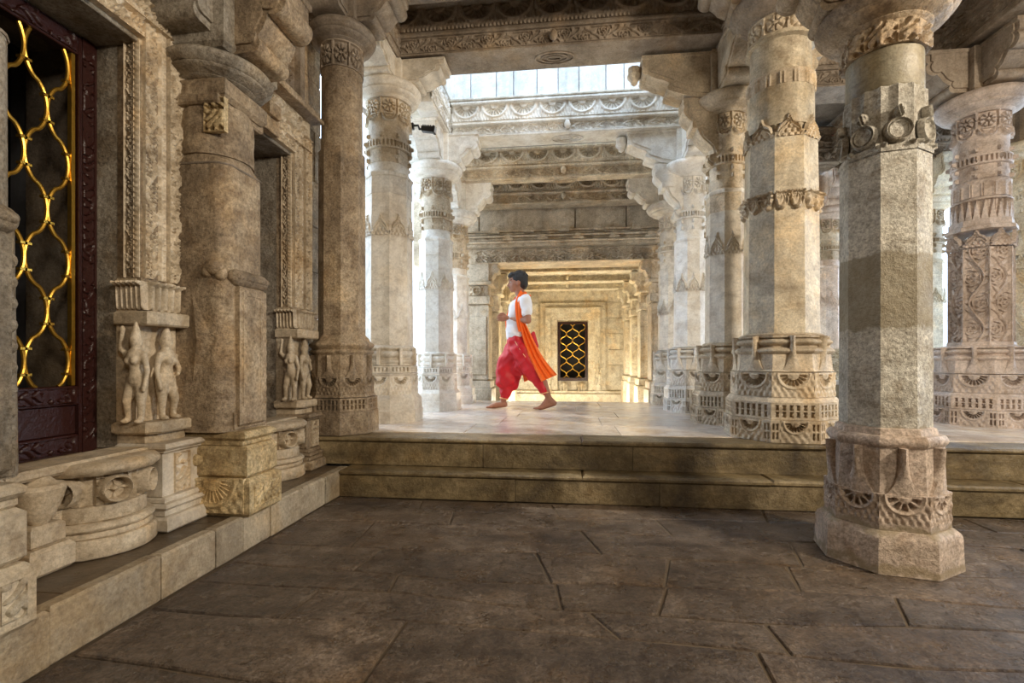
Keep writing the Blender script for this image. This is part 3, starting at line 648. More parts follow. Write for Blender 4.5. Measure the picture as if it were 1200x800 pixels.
# engaged pilasters of the left wall
def pilaster(y, lab, mats=('warm', 'carve')):
    root = empty('engaged_pilaster', (-1.86, y, .178)); tag(root, lab, 'pilaster', 'engaged pilasters of the left wall')
    z = lambda v: v - .178
    obj('base_block', MB().box(-.19, .300, -.17, .10, z(.178), z(.37), .018), mats[1], root, smooth=0)
    obj('base_block', MB().box(-.19, .280, -.16, .09, z(.37), z(.53), .016), mats[1], root, smooth=0)
    obj('base_moulding', MB().box(-.19, .25, -.15, .09, z(.53), z(.555), .004).box(-.19, .27, -.16, .10, z(.555), z(.60), .02), mats[1], root, smooth=0)
    panelY('fan_relief', .10, z(.20), .34, .17, -.175, pf(p_medal, n=13, dep=.020), 110, 60, mats[1], root, .02)
    obj('scroll_knot', MB().ell((-.06, -.165, z(.50)), (.06, .03, .05)).ell((-.10, -.16, z(.56)), (.05, .03, .04)).ell((.0, -.17, z(.46)), (.05, .02, .03)), mats[1], root)
    for yy in (-.10, -.03, .04): panelX('floret', yy, z(.22), .065, .11, .305, p_flor, 16, 24, mats[1], root, .02)
    obj('shaft', lathe([(z(.60), .185, 'c'), (z(1.36), .178, 'c'), (z(1.42), .166, 'c'), (z(1.95), .165, 'c'), (z(2.0), .162, 'r')] + [(z(2.0 + .02 * k), .172 + .002 * math.sin(k), 'r') for k in range(12)] + [(z(2.27), .155, 'r')]), mats[0], root)
    obj('shaft_joint', lathe([(z(1.945), .168, 'c'), (z(1.95), .170, 'c'), (z(1.955), .168, 'c')]), 'dark', root)
    panelY('sunk_panel', .06, z(.78), .13, .55, -.176, pf(p_rect), 40, 110, mats[0], root, .01)
    obj('kite_relief', MB().add([(-.005, -.165, z(.80)), (.125, -.165, z(1.06)), (-.005, -.165, z(1.31)), (.045, -.192, z(1.06))], [(0, 1, 3), (1, 2, 3), (2, 0, 3), (0, 2, 1)]), mats[0], root, smooth=0, loc=(0.0, -.012, 0))
    obj('lower_panel', MB().box(.12, .205, -.11, .11, z(.62), z(1.34), .012).box(.12, .19, -.13, .13, z(.60), z(.70), .01), mats[0], root, smooth=0)
    obj('volute', MB().capsule((.17, -.10, z(1.38)), .045, (.17, .10, z(1.38)), .045).capsule((.20, -.11, z(1.385)), .02, (.20, .11, z(1.385)), .02), mats[0], root)
    panelX('kite_panel', 0, z(.72), .17, .60, .208, pf(p_rect), 30, 90, mats[0], root, .01)
    be = MB()
    for k in range(9): be.ell((.175, .125, z(.74 + k * .065)), (.022, .018, .024), n=10, m=7)
    obj('bead_edge', be, mats[0], root)
    obj('lion_mask', MB().ell((.11, -.17, z(1.42)), (.045, .035, .04)).ell((.08, -.17, z(1.40)), (.03, .03, .03)).ell((.14, -.16, z(1.39)), (.03, .03, .035)), mats[0], root)
    obj('necking', MB().box(-.15, .17, -.17, .17, z(2.27), z(2.38), .02).box(-.10, .14, -.185, .18, z(2.24), z(2.29), .01), mats[0], root, smooth=0)
    panelY('floret', .11, z(2.10), .11, .17, -.172, p_flor, 30, 40, mats[1], root, .03)
    capital_ring(root, z(2.38), z(2.50), .16, .265, 'grey')
    cb = MB().box(-.2, .20, -.22, .22, z(2.50), z(2.95), .02); obj('capital_block', cb, 'grey', root, smooth=0)
    bracket(root, .18, 0, z(2.50), 0, .26, .40, .26, 'warm')
    bracket(root, 0, -.2, z(2.56), -PI / 2, .22, .38, .26, 'grey'); bracket(root, 0, .2, z(2.56), PI / 2, .22, .38, .26, 'grey')
    return root
pilaster(1.17, 'weathered engaged stone pilaster at the left edge of the frame, nearest the camera', ('grey', 'kerb'))
pilaster(2.41, 'weathered engaged stone pilaster with yellowish base between the two shrine doors', ('warm', 'ochre'))
pilaster(-.07, 'engaged stone pilaster of the left wall behind the camera position')

# ================================================================= COLUMNS
def column(x, y, z0, lab, zs, a, mats, kind='plain', caps=(), ring=None, top=None, upper=None, faces=range(8)):
    """zs: dict of heights above world zero"""
    root = empty('temple_column', (x, y, z0)); tag(root, lab, 'column', 'free standing temple columns'); return root
def base_carved(root, Z, a_s, mat, a0=.38, hi=1.16, fancy=True):
    """octagonal carved base from local z 0 up to hi (scaled)"""
    s = hi; L = oct_side
    def zz(f): return f * s
    d = .028
    # tiers: (f0,f1,apothem)
    A0, A1, A2, A3 = a0, a0 * .965, a0 * .87, a0 * .83
    obj('base_core', lathe([(0, A0 - d, 'o'), (zz(.20), A0 - d, 'o'), (zz(.20), A0, 'o'), (zz(.205), A1 - d, 'o'), (zz(.36), A1 - d, 'o'), (zz(.36), A1 - .006, 'o'), (zz(.40), A2 + .005, 'o'), (zz(.405), A2 - d, 'o'), (zz(.64), A2 - d, 'o'), (zz(.64), A2 - .006, 'o'), (zz(.66), A3, 'o'), (zz(.80), A3 - .01, 'o')]), mat, root)
    faces8('medallion_panel' if fancy else 'plain_panel', L(A0), zz(.20), 0, A0, p_medal_notch if fancy else pf(p_rect, dep=.002), 64 if fancy else 4, 30 if fancy else 4, mat, root)
    faces8('pierced_panel', L(A1), zz(.155), zz(.205), A1, pf(p_notch, n=6, dep=.024), 60, 24, mat, root)
    faces8('lotus_medallion', L(A2), zz(.225), zz(.405), A2, pf(p_medal, n=9, dep=.022), 56, 44, mat, root)
    obj('base_moulding', lathe([(zz(.78), A3 - .01, 'o')] + torus_secs(zz(.80), zz(.86), A3 - .01, .022, 'o') + [(zz(.865), A3 - .03, 'o'), (zz(.88), A3 - .03, 'o')] + torus_secs(zz(.885), zz(.94), A3 - .02, .022, 'o') + [(zz(.945), A3 - .04, 'o'), (zz(.955), A3 - .015, 'o'), (zz(.97), A3 - .015, 'o'), (zz(.975), A3 - .05, 'o'), (zz(.985), a_s + .02, 'o'), (zz(1.0), a_s, 'o')]), mat, root)
    straps(root, zz(.64), zz(.33), A3 - .005, mat, .016, .075)
def base_plain(root, a_s, mat, a0=.33, hi=.70, mat2='marble'):
    L = oct_side; d = .02; z = lambda f: f * hi
    a0 = a_s + .065; obj('base_core', lathe([(0, a0 + .02, 'o'), (z(.16), a0 + .02, 'o'), (z(.17), a0 + .012, 'o'), (z(.30), a0 + .01, 'o'), (z(.33), a0 - .005, 'o'), (z(.36), a0 - .02, 'o'), (z(.36), a0 - .045, 'o'), (z(.86), a0 - .055, 'o')]), mat, root)
    faces8('lotus_medallion', L(a0 - .025), z(.24), z(.36), a0 - .025, pf(p_medal, n=9, dep=.018), 44, 34, mat, root)
    faces8('pierced_panel', L(a0 - .03), z(.09), z(.64), a0 - .03, pf(p_notch, n=5, dep=.018, rows=1), 40, 12, mat, root)
    obj('base_moulding', lathe([(z(.60), a0 - .035, 'o'), (z(.635), a0 - .02, 'o'), (z(.64), a0 - .055, 'o'), (z(.73), a0 - .05, 'o'), (z(.735), a0 - .035, 'o')] + torus_secs(z(.76), z(.82), a0 - .045, .014, 'o') + [(z(.83), a0 - .06, 'o')] + torus_secs(z(.85), z(.92), a0 - .045, .016, 'o') + [(z(.93), a0 - .06, 'o'), (z(.955), a0 - .045, 'o'), (z(.97), a0 - .045, 'o'), (z(1), a_s, 'o')]), mat, root)
    me = MB().box(-.012, .012, -.02, .015, 0, z(.22), .004).mesh('strap', 0); me.materials.append(M[mat])
    for k in range(8):
        t = R(45 * k); o = bpy.data.objects.new('strap', me); COL.objects.link(o); o.parent = root; a = a0 - .03; o.location = (a * math.sin(t), -a * math.cos(t), z(.745)); o.rotation_euler = (0, 0, t)
def corbel(root, x, y, ztop, rz, L, H, T, mat):
    P = [(0, H), (L, H), (L, H * .90)]
    for k in range(17):
        t = k / 16; P.append((L * (.16 + .80 * (.5 + .5 * math.cos(PI * t)) + .06 * math.sin(4 * PI * t)), H * (.88 - .74 * t)))
    P += [(L * .30, H * .12), (L * .30, H * .05), (L * .20, 0), (0, 0)]
    m = MB().extrude(P, T); m.extrude([(p[0] * .86, H * .04 + p[1] * .92) for p in P], T * 1.14)
    o = obj('hanging_corbel', m, mat, root, (x, y, ztop - H), rz, smooth=50); obj('corbel_face', MB().box(L * .35, L * .75, -T * .60, T * .60, H * .55, H * .80, .01), mat, o); return o
def cap_cross(root, z, L, H, T, mat, dirs, two=(), bud=(), r0=.0):
    obj('capital_block', MB().box(-T * .75, T * .75, -T * .75, T * .75, z, z + H * 1.06, .012), mat, root, smooth=0)
    for k in range(4):
        if k not in dirs: continue
        t = k * PI / 2; bracket(root, math.cos(t) * T * .6, math.sin(t) * T * .6, z, t, L, H, T, mat, k in two, k in bud)

# R1 : near column in the lower hall
c = column(1.555, 2.60, 0, 'large octagonal stone column on the lower floor at right, rough grey shaft with olive patches', {}, .21, None)
A = .21
c.rotation_euler.z = R(-12)
obj('plinth', lathe([(0, .276, 'o'), (.03, .272, 'o'), (.15, .268, 'o'), (.165, .262, 'o'), (.185, .240, 'o')]), 'r1_base', c)
obj('base_core', lathe([(.18, .232, 'o'), (.215, .232, 'o'), (.215, .205, 'o'), (.34, .205, 'o'), (.34, .222, 'o'), (.36, .216, 'o'), (.56, .208, 'o')]), 'r1_base', c)
faces8('lotus_medallion', oct_side(.232), .135, .215, .232, pf(p_medal, n=5, dep=.020, rr=.082), 60, 50, 'r1_base', c)
straps(c, .345, .215, .218, 'r1_base', .015, .078)
obj('base_moulding', lathe([(.555, .205, 'o')] + torus_secs(.56, .61, .212, .012, 'o') + [(.612, .192, 'o'), (.64, .184, 'o'), (.645, .172, 'o')]), 'r1_base', c)
obj('shaft', lathe([(.64, .172, 'o'), (1.96, .169, 'o')]), 'r1', c)
faces8('horseshoe_crown', oct_side(.172), .235, 1.93, .170, pf(p_horse, dep=.012), 56, 80, 'r1', c)
obj('fluted_shaft', lathe([(1.95, .160, 'o'), (1.97, .170, 'f'), (2.24, .168, 'f'), (2.25, .155, 'f')]), 'r1', c)
obj('shaft_neck', lathe([(2.24, .152, 'r'), (2.25, .158, 'r'), (2.43, .157, 'r')]), 'olive', c)
round_relief('carved_necking', .168, 2.43, 2.54, pf(p_flor), 'warm', c, 8, 22, 20, 'o')
obj('neck_core', lathe([(2.43, .15, 'o'), (2.54, .15, 'o')]), 'warm', c)
capital_ring(c, 2.54, 2.68, .17, .29, 'warm')
cap_cross(c, 2.66, .30, .36, .24, 'warm', (0, 1, 2, 3))

# R2 : carved column at the platform front
c = column(1.58, 3.84, .4, 'honey-coloured octagonal column at the platform front, pierced base and leaf bands on its shaft', {}, .226, None)
c.rotation_euler.z = R(-8); base_carved(c, 0, .24, 'carve', .368, .755)
z = lambda v: v - .4
obj('shaft', lathe([(z(1.155), .236, 'o'), (z(2.03), .230, 'o')]), 'r2', c)
faces8('leaf_band', oct_side(.236), .13, z(2.02), .232, pf(p_fan, n=2, dep=.020), 44, 26, 'carve', c)
obj('shaft', lathe([(z(2.03), .230, 'o'), (z(2.58), .222, 'o')]), 'r2', c)
obj('shaft_core', lathe([(z(2.0), .20, 'o'), (z(2.66), .20, 'o')]), 'r2', c)
faces8('ogee_crown', oct_side(.226), .16, z(2.54), .222, pf(p_ogee, n=1, dep=.014), 36, 30, 'carve', c)
obj('shaft', lathe([(z(2.64), .219, 'h'), (z(3.0), .219, 'h'), (z(3.02), .208, 'h')]), 'r2', c)
round_relief('comb_band', .221, z(2.92), z(3.02), pf(p_comb, n=2, dep=.007), 'carve', c, 8, 22, 14, 'h')
obj('shaft_neck', lathe([(z(3.0), .206, 'r'), (z(3.26), .203, 'r'), (z(3.27), .235, 'r'), (z(3.30), .230, 'r'), (z(3.31), .205, 'r')]), 'r2', c)
round_relief('carved_necking', .218, z(3.30), z(3.44), pf(p_rosette, n=1), 'carve', c, 8, 22, 22)
capital_ring(c, z(3.44), z(3.62), .20, .34, 'beam')
cap_cross(c, z(3.58), .42, .34, .26, 'beam', (0, 1, 2, 3))

# aisle columns, right and left
def aisle(x, y, lab, a=.2, a0=.33, hi=.70, mat='marble', ring=3.14, carved=False, up='marble', rot=0, dirs=(0, 1, 2, 3), two=(), bud=(), L=.36, H=.36, top=None, bmat=None, cr=.30):
    c = column(x, y, .4, lab, {}, a, None); q = lambda v: v - .4
    if carved: base_carved(c, 0, a, bmat or 'carve', a0, hi)
    else: base_plain(c, a, mat, a0, hi)
    k = ring - 3.14; bmat = bmat or 'carve'
    obj('shaft', lathe([(hi, a, 'o'), (q(2.06 + k), a * .97, 'o'), (q(2.07 + k), a * .95, 'o'), (q(2.28 + k), a * .94, 'o')]), mat, c)
    obj('shaft_joint', lathe([(q(2.42 + k), a * .975, 'o'), (q(2.43 + k), a, 'o'), (q(2.45 + k), a, 'o'), (q(2.46 + k), a * .93, 'r')]), mat, c)
    faces8('ogee_crown', oct_side(a * .97), .20, q(1.88 + k), a * .965, pf(p_ogee, n=1, dep=.012), 30, 28, mat, c)
    obj('shaft_neck', lathe([(q(2.26 + k), a * .96, 'o'), (q(2.46 + k), a * .95, 'o'), (q(2.47 + k), a * .88, 'r'), (q(3.16 + k), a * .86, 'r')]), up, c)
    round_relief('swag_band', a * .90, q(2.55 + k), q(2.99 + k), pf(p_swag, n=1, dep=.022), bmat, c, 8, 24, 64)
    round_relief('rosette_band', a * .97, q(2.98 + k), q(3.14 + k), pf(p_rosette, n=1, dep=.03), bmat, c, 8, 24, 28)
    capital_ring(c, q(3.13 + k), q(3.30 + k), a, cr, up)
    H2 = (top or ring + .53) - (ring + .14)
    if two: corbel(c, -a * .6, 0, q(ring + .16), PI, .30, .62, .2, up)
    cap_cross(c, q(ring + .14), L, H2, .24, up, dirs, two, bud); return c
aisle(1.44, 4.62, 'right aisle column just behind the honey-coloured one, long two-tier bracket reaching left', .172, .29, .72, 'marble', 3.16, True, 'carve', two=(2,), bud=(2,), L=.62, top=3.68, bmat='carve')
aisle(1.36, 5.62, 'third column of the right aisle row, white carved top and bluish base', .165, .27, .72, 'marble_white', 2.98, True, 'marble_white', two=(2,), bud=(2,), L=.55, top=3.48, bmat='marble_white')
aisle(1.32, 6.45, 'rearmost pale blue-grey column of the right aisle row', .15, .24, .70, 'marble', 2.80, True, 'marble', L=.4, top=3.27, bmat='marble')
aisle(-1.68, 4.44, 'left aisle column beside the black floodlight, carved necking and blue-lit shaft', .212, .335, .70, 'marble', 3.36, False, 'marble', L=.42, top=3.70)
aisle(-1.50, 5.46, 'second column of the left aisle row, bright white shaft with a dark smear', .185, .31, .66, 'marble_white', 3.02, False, 'marble_white', L=.36, top=3.48)
aisle(-1.50, 6.38, 'rearmost bright white column of the left aisle row', .185, .30, .66, 'marble_white', 2.76, False, 'marble_white', L=.36, top=3.27)

# L0 : column engaged at the left end of the steps
c = column(-1.785, 3.70, .4, 'brownish stone column at the left end of the two steps', {}, .2, None); q = lambda v: v - .4
obj('plinth', lathe([(0, .262, 'o'), (.17, .258, 'o'), (.175, .25, 'o')]), 'warm', c)
faces8('pierced_panel', oct_side(.252), .10, .175, .252, pf(p_notch, n=6, dep=.018), 44, 16, 'warm', c)
obj('base_core', lathe([(.17, .235, 'o'), (.275, .222, 'o'), (.28, .244, 'o'), (.30, .230, 'o'), (.30, .205, 'o'), (.43, .205, 'o'), (.43, .216, 'o'), (.62, .21, 'o')]), 'warm', c)
faces8('lotus_medallion', oct_side(.226), .14, .295, .226, pf(p_medal, n=9, dep=.018), 44, 30, 'warm', c)
straps(c, .43, .17, .216, 'warm', .014, .065)
obj('base_moulding', lathe([(.60, .21, 'o')] + torus_secs(.61, .64, .215, .012, 'o') + [(.645, .205, 'o')] + torus_secs(.66, .70, .215, .014, 'o') + [(.71, .20, 'o'), (.735, .19, 'o'), (.76, .165, 'o')]), 'warm', c)
obj('shaft', lathe([(.75, .166, 'o'), (q(2.60), .163, 'o'), (q(2.61), .158, 'r'), (q(3.22), .155, 'r')]), 'warm', c)
obj('neck_core', lathe([(q(3.2), .145, 'r'), (q(3.44), .145, 'r')]), 'dark', c)
round_relief('rosette_band', .165, q(3.22), q(3.42), pf(p_rosette, n=1, dep=.03), 'beam', c, 8, 22, 26)
capital_ring(c, q(3.42), q(3.56), .165, .26, 'dark')
cap_cross(c, q(3.56), .36, .3, .24, 'dark', (0, 1, 2, 3))

# R6 : richly carved column at the right edge
def rich(x, y, lab, top=3.15, a=.212, mat='rose', a0=.365, far=False):
    c = column(x, y, .4, lab, {}, a, None); q = lambda v: v - .4
    base_carved(c, 0, a, mat, a0, .70)
    obj('shaft', lathe([(.69, a - .022, 'o'), (q(2.03), a - .024, 'o')]), mat, c)
    faces8('scroll_panel', oct_side(a), .82, q(1.12), a, pf(p_scrollv, dep=.032), 36, 170, mat, c)
    obj('shaft_band', lathe([(q(1.09), a + .006, 'o'), (q(1.12), a + .006, 'o'), (q(1.13), a - .02, 'o')]), mat, c)
    faces8('arch_relief', oct_side(a), .15, q(1.95), a - .004, pf(p_ogee, n=1, dep=.016), 26, 22, mat, c)
    obj('shaft_band', lathe([(q(2.09), a - .01, 'o'), (q(2.10), a + .02, 'o'), (q(2.13), a + .02, 'o'), (q(2.14), a - .005, 'o'), (q(2.19), a - .005, 'o'), (q(2.20), a * .94, 'r')]), mat, c)
    round_relief('leaf_band', a * .98, q(2.19), q(2.37), pf(p_tri, n=3, dep=.03), mat, c, 8, 30, 24)
    obj('shaft_neck', lathe([(q(2.18), a * .88, 'r'), (q(2.37), a * .86, 'r'), (q(3.16), a * .82, 'r')]), mat, c)
    round_relief('comb_band', a * .90, q(2.39), q(2.53), pf(p_comb, n=2, dep=.007), mat, c, 8, 20, 14)
    round_relief('swag_band', a * .88, q(2.55), q(2.98), pf(p_swag, n=1, dep=.022), mat, c, 8, 24, 64)
    round_relief('rosette_band', a * .94, q(2.97), q(3.13), pf(p_rosette, n=1, dep=.03), mat, c, 8, 24, 28)
    capital_ring(c, q(3.12), q(3.30), a * .95, .33, mat)
    cap_cross(c, q(3.30), .38, .36, .28, 'beam', (0, 1, 2, 3)); return c
rich(3.69, 4.82, 'richly carved column at the right edge with scroll panels and a pierced base')
rich(4.98, 5.95, 'warm-lit carved column furthest right, partly behind the richly carved one', mat='farwall')
aisle(3.75, 7.6, 'pale rose-stained column seen in the gap between honey-coloured and grey columns', .2, .33, .7, 'pink', 3.0, False, 'pink', top=3.6)
aisle(4.9, 7.3, 'bright cream column seen just left of the richly carved right edge column', .2, .33, .7, 'farwall', 3.0, False, 'farwall', top=3.6)
# low parapet between the right columns
pw = empty('parapet_wall', (0, 0, .4)); tag(pw, 'low olive-brown parapet wall with pale moulded top behind the right columns', 'parapet')
blocks_x(pw, 'block', 'olive', 1.9, 8.0, 6.9, 7.15, 0, .24, [1.0, .8]); blocks_x(pw, 'coping', 'marble_white', 1.9, 8.0, 6.86, 7.18, .24, .30, [1.3, 1.6], .012)
for (x, w) in ((3.55, .55), (5.2, .6)):
    pp = panelY('carved_panel', x, .30, w, .42, 6.98, p_flor, 70, 60, 'farwall', pw, .1)

# ================================================================= BEAMS AND CEILING
def beam_x(x0, x1, y, z0, lab, mat='beam', d=.34, p=.34, hs=.15, hl=.21, motif='lotus_motif', ros=True, top=None, ex=None):
    L = x1 - x0; cx = (x0 + x1) / 2; root = empty('ceiling_beam', (cx, y, z0)); tag(root, lab, 'beam', 'carved ceiling beams')
    m = MB().box(-L / 2, L / 2, 0, d, 0, .02, .004).box(-L / 2, L / 2, .02, d, .018, hs + .03)
    obj('soffit_slab', m, mat, root, smooth=0)
    panelY('scroll_band', 0, .022, L, hs - .02, .0, pf(p_scroll, p=hs * 2.3), int(L * 160), 26, mat, root, .04)
    obj('fillet', MB().box(-L / 2, L / 2, -.03, d, hs + .003, hs + .033, .008).box(-L / 2, L / 2, -.012, d, hs + .034, hs + .05, .003), mat, root, smooth=0)
    n = max(1, round(L / p)); w = L / n
    me = relief_mesh(motif, w, hl, p_lotusrow, 40, 30, mat)
    for i in range(n):
        o = bpy.data.objects.new(motif, me); COL.objects.link(o); o.parent = root; o.location = (-L / 2 + w * (i + .5), -.035, hs + .05)
    obj('beam_core', MB().box(-L / 2, L / 2, -.01, d, hs + .04, hs + hl + .06), mat, root, smooth=0)
    obj('cap_moulding', MB().box(-L / 2, L / 2, -.075, d + .04, hs + hl + .05, hs + hl + .085, .01), mat, root, smooth=0)
    if ros:
        r_ = MB()
        for rr in (.14, .095, .05): 
            pts = [(rr * 1.25 * math.cos(t), rr * .62 * math.sin(t) + d / 2, -.006) for t in np.linspace(0, 2 * PI, 33)]; r_.tube(pts, .008, 6, False)
        obj('soffit_rosette', r_, mat, root)
    kn = MB().ell((0, -.02, .08), (.035, .03, .05)); obj('centre_boss', kn, mat, root)
    return root
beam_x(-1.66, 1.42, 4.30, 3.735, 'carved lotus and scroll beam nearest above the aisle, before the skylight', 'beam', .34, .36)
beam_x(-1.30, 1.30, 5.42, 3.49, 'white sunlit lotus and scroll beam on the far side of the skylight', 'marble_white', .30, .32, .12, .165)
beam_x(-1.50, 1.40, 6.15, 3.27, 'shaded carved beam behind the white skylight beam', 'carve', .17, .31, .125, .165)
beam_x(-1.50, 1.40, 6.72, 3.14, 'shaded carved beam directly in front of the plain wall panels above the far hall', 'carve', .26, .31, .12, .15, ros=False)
# plain dark beam at the platform front and cross beams along the aisle
fb = empty('ceiling_beam', (0, 3.45, 3.87)); tag(fb, 'dark plain beam along the top edge above the platform front', 'beam', 'carved ceiling beams')
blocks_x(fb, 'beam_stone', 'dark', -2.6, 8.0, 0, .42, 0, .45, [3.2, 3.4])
for (x, y0, y1, z0, lab, mt) in ((-1.66, 3.9, 4.3, 3.72, 'short cross beam over the left aisle columns, carved edge', 'beam'), (1.45, 3.9, 6.7, 3.72, 'long cross beam over the right aisle columns', 'beam'), (3.62, 3.9, 8, 3.72, 'cross beam over the richly carved right column', 'beam'), (-1.62, 4.66, 6.7, 3.72, 'long cross beam over the left aisle columns', 'marble')):
    r_ = empty('ceiling_beam', (x, (y0 + y1) / 2, z0)); tag(r_, lab, 'beam', 'carved ceiling beams'); L = y1 - y0
    obj('beam_stone', MB().box(-.14, .14, -L / 2, L / 2, 0, .42, .01), mt, r_, smooth=0)
    for s, rz in ((1, PI / 2), (-1, -PI / 2)):
        me = relief_mesh('scroll_band', L, .14, pf(p_scroll, p=.3), int(L * 70), 18, mt); o = bpy.data.objects.new('scroll_band', me); COL.objects.link(o); o.parent = r_; o.location = (.155 * s, 0, .05); o.rotation_euler = (0, 0, rz)
        me = relief_mesh('foliage_band', L, .16, pf(p_scroll, p=.35, dep=.018), int(L * 70), 18, mt); o = bpy.data.objects.new('foliage_band', me); COL.objects.link(o); o.parent = r_; o.location = (.165 * s, 0, .22); o.rotation_euler = (0, 0, rz)
for (x0, x1, y, lab) in ((1.45, 5.4, 5.0, 'dark carved beam between the right aisle and the right edge column'), (1.45, 5.4, 6.9, 'rear carved beam above the parapet on the right')):
    beam_x(x0, x1, y, 3.60, lab, 'beam', .34, .36)
# ceiling slabs
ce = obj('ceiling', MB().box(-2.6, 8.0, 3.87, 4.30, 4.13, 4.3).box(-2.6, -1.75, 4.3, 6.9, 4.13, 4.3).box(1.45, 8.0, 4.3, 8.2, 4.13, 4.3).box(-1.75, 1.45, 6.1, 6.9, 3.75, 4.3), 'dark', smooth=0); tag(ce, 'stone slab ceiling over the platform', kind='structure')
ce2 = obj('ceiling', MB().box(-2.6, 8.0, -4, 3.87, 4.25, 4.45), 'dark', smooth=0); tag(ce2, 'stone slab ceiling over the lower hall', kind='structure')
for nm, bx in (('wall_right', (7.2, 7.4, -4, 3.2, -.1, 4.3)), ('wall_near', (-2.6, 7.4, -4.2, -4.0, -.1, 4.3))):
    tag(obj(nm, MB().box(*bx), 'grey', smooth=0), 'plain unseen stone wall added to keep sky light out of the lower hall', kind='structure')  # enclosure added out of view to block sky light from the hall
# skylight shaft: white slabs above the white beam and on both sides
sk = obj('wall_skylight', MB().box(-1.8, 1.5, 5.60, 5.75, 3.86, 4.95), 'marble_white', smooth=0); tag(sk, 'raised skylight wall of white marble slabs', kind='structure')
obj('slab_ledge', MB().box(-1.34, 1.34, 5.34, 5.62, 3.862, 3.892, .008), 'marble', sk, smooth=0)
x = -1.35; k = 0
while x < 1.34:
    w = [.235, .30, .20, .27, .24][k % 5]; obj('wall_slab', MB().box(x + .006, min(x + w, 1.36) - .006, 5.565 + random.uniform(-.004, .004), 5.61, 3.892, 4.9, .004), 'panel', sk, smooth=0); x += w; k += 1
for s in (-1, 1):
    X = 1.32 * s; a, b = sorted((X, X + .2 * s))
    obj('side_wall', MB().box(a, b, 4.64, 5.60, 3.92, 4.95), 'marble_white', sk, smooth=0)
    sb = empty('ceiling_beam', (X, 5.03, 3.5)); tag(sb, 'white carved side beam of the skylight, ' + ('left, above the floodlight' if s < 0 else 'right, mostly hidden by the bracket'), 'beam', 'carved ceiling beams')
    obj('beam_stone', MB().box(*sorted((0.0, .2 * s)), -.39, .39, 0, .42, .006), 'marble_white', sb, smooth=0)
    for zz, hh, fn in ((.02, .14, pf(p_scroll, p=.3)), (.20, .19, pf(p_scroll, p=.36, dep=.018))):
        me = relief_mesh('scroll_band', .78, hh, fn, 70, 20, 'marble_white'); o = bpy.data.objects.new('scroll_band', me); COL.objects.link(o); o.parent = sb; o.location = (-.015 * s, 0, zz); o.rotation_euler = (0, 0, -s * PI / 2)

# ================================================================= FAR HALL
fw = empty('wall_front'); tag(fw, 'upper wall over the far hall opening with stepped cornices', kind='structure')
obj('wall_core', MB().box(-2.3, 2.3, 7.10, 7.6, 2.40, 3.9), 'carve', fw, smooth=0)
for a, b in ((-1.9, -1.30), (-1.28, .10), (.12, .82), (.84, 1.9)): obj('wall_block', MB().box(a, b, 7.05, 7.12, 2.84, 3.22, .008), 'carve', fw, smooth=0)
for (z0, z1, e) in ((2.82, 2.845, .13), (2.79, 2.82, .09), (2.735, 2.765, .16), (2.70, 2.735, .11), (2.655, 2.68, .18), (2.61, 2.655, .13)): obj('cornice', MB().box(-1.9, 1.9, 7.10 - e, 7.12, z0, z1, .006), 'carve', fw, smooth=0)
for k, (zz, off) in enumerate(((2.80, 0), (2.685, .2))):
    for i in range(5):
        x = -1.05 + i * .5 + off; obj('stepped_merlon', MB().box(x - .075, x + .075, 6.90, 7.05, zz, zz + .035, .004).box(x - .04, x + .04, 6.90, 7.05, zz + .035, zz + .075, .004), 'carve', fw, smooth=0)
panelY('scroll_band', 0, 2.50, 2.7, .09, 7.08, pf(p_scroll, p=.24), 220, 18, 'carve', fw); panelY('scroll_band', 0, 2.405, 2.7, .09, 7.06, pf(p_scroll, p=.28), 220, 18, 'carve', fw)
def far_pier(x, y, lab, mat, w=.17, h0=0., top=2.42, s=1):
    root = empty('far_pier', (x, y, h0)); tag(root, lab, 'pier', 'piers of the far hall'); H = top - h0
    obj('pier_base', MB().box(-w - .05, w + .05, -w - .05, w + .05, 0, .55, .01).box(-w - .03, w + .03, -w - .03, w + .03, .55, .66, .01), mat, root, smooth=0)
    obj('shaft', MB().box(-w, w, -w, w, .66, H - .62, .03).box(-w * .8, w * .8, -w - .02, w + .02, .75, H - .80, .01), mat, root, smooth=0)
    obj('pier_capital', MB().box(-w - .02, w + .02, -w - .02, w + .02, H - .62, H - .50, .008).box(-w + .01, w - .01, -w + .01, w - .01, H - .50, H - .34, .01).box(-w - .05, w + .05, -w - .05, w + .05, H - .34, H - .29, .012), mat, root, smooth=0)
    pn = panelY('floret', 0, H - .49, .2, .14, -w - .005, p_wheel, 24, 20, mat, root)
    b = bracket(root, -s * w * .6, 0, H - .29, PI if s > 0 else 0, .20, .29, .24, mat); obj('capital_block', MB().box(-w, w, -w, w, H - .29, H + .02, .01), mat, root, smooth=0)
    return root
yy = [7.28, 8.35, 9.40, 10.4]
for i, y in enumerate(yy):
    for s in (-1, 1):
        o_ = ['nearest', 'second', 'third', 'rearmost'][i]; far_pier((1.36 if s > 0 else -1.33), y, '%s pier of the far hall, %s side of the golden window' % (o_, 'right' if s > 0 else 'left'), 'carve' if i == 0 else 'farwall', s=s, top=2.42)
    if i:
        b = beam_x(-1.30, 1.30, y - .13, 2.46, 'far hall beam, %s behind the man\'s head' % ['', 'nearest', 'middle', 'last'][i], 'farwall', .26, .3, .12, .12, ros=False)
for s in (-1, 1): # side walls of the far hall
    w_ = obj('wall_' + ('right' if s > 0 else 'far_left'), MB().box(*sorted((s * 1.72, s * 1.9)), 7.1, 11.5, -.1, 3.0), 'farwall', smooth=0); tag(w_, 'yellow marble side wall of the far hall', kind='structure')
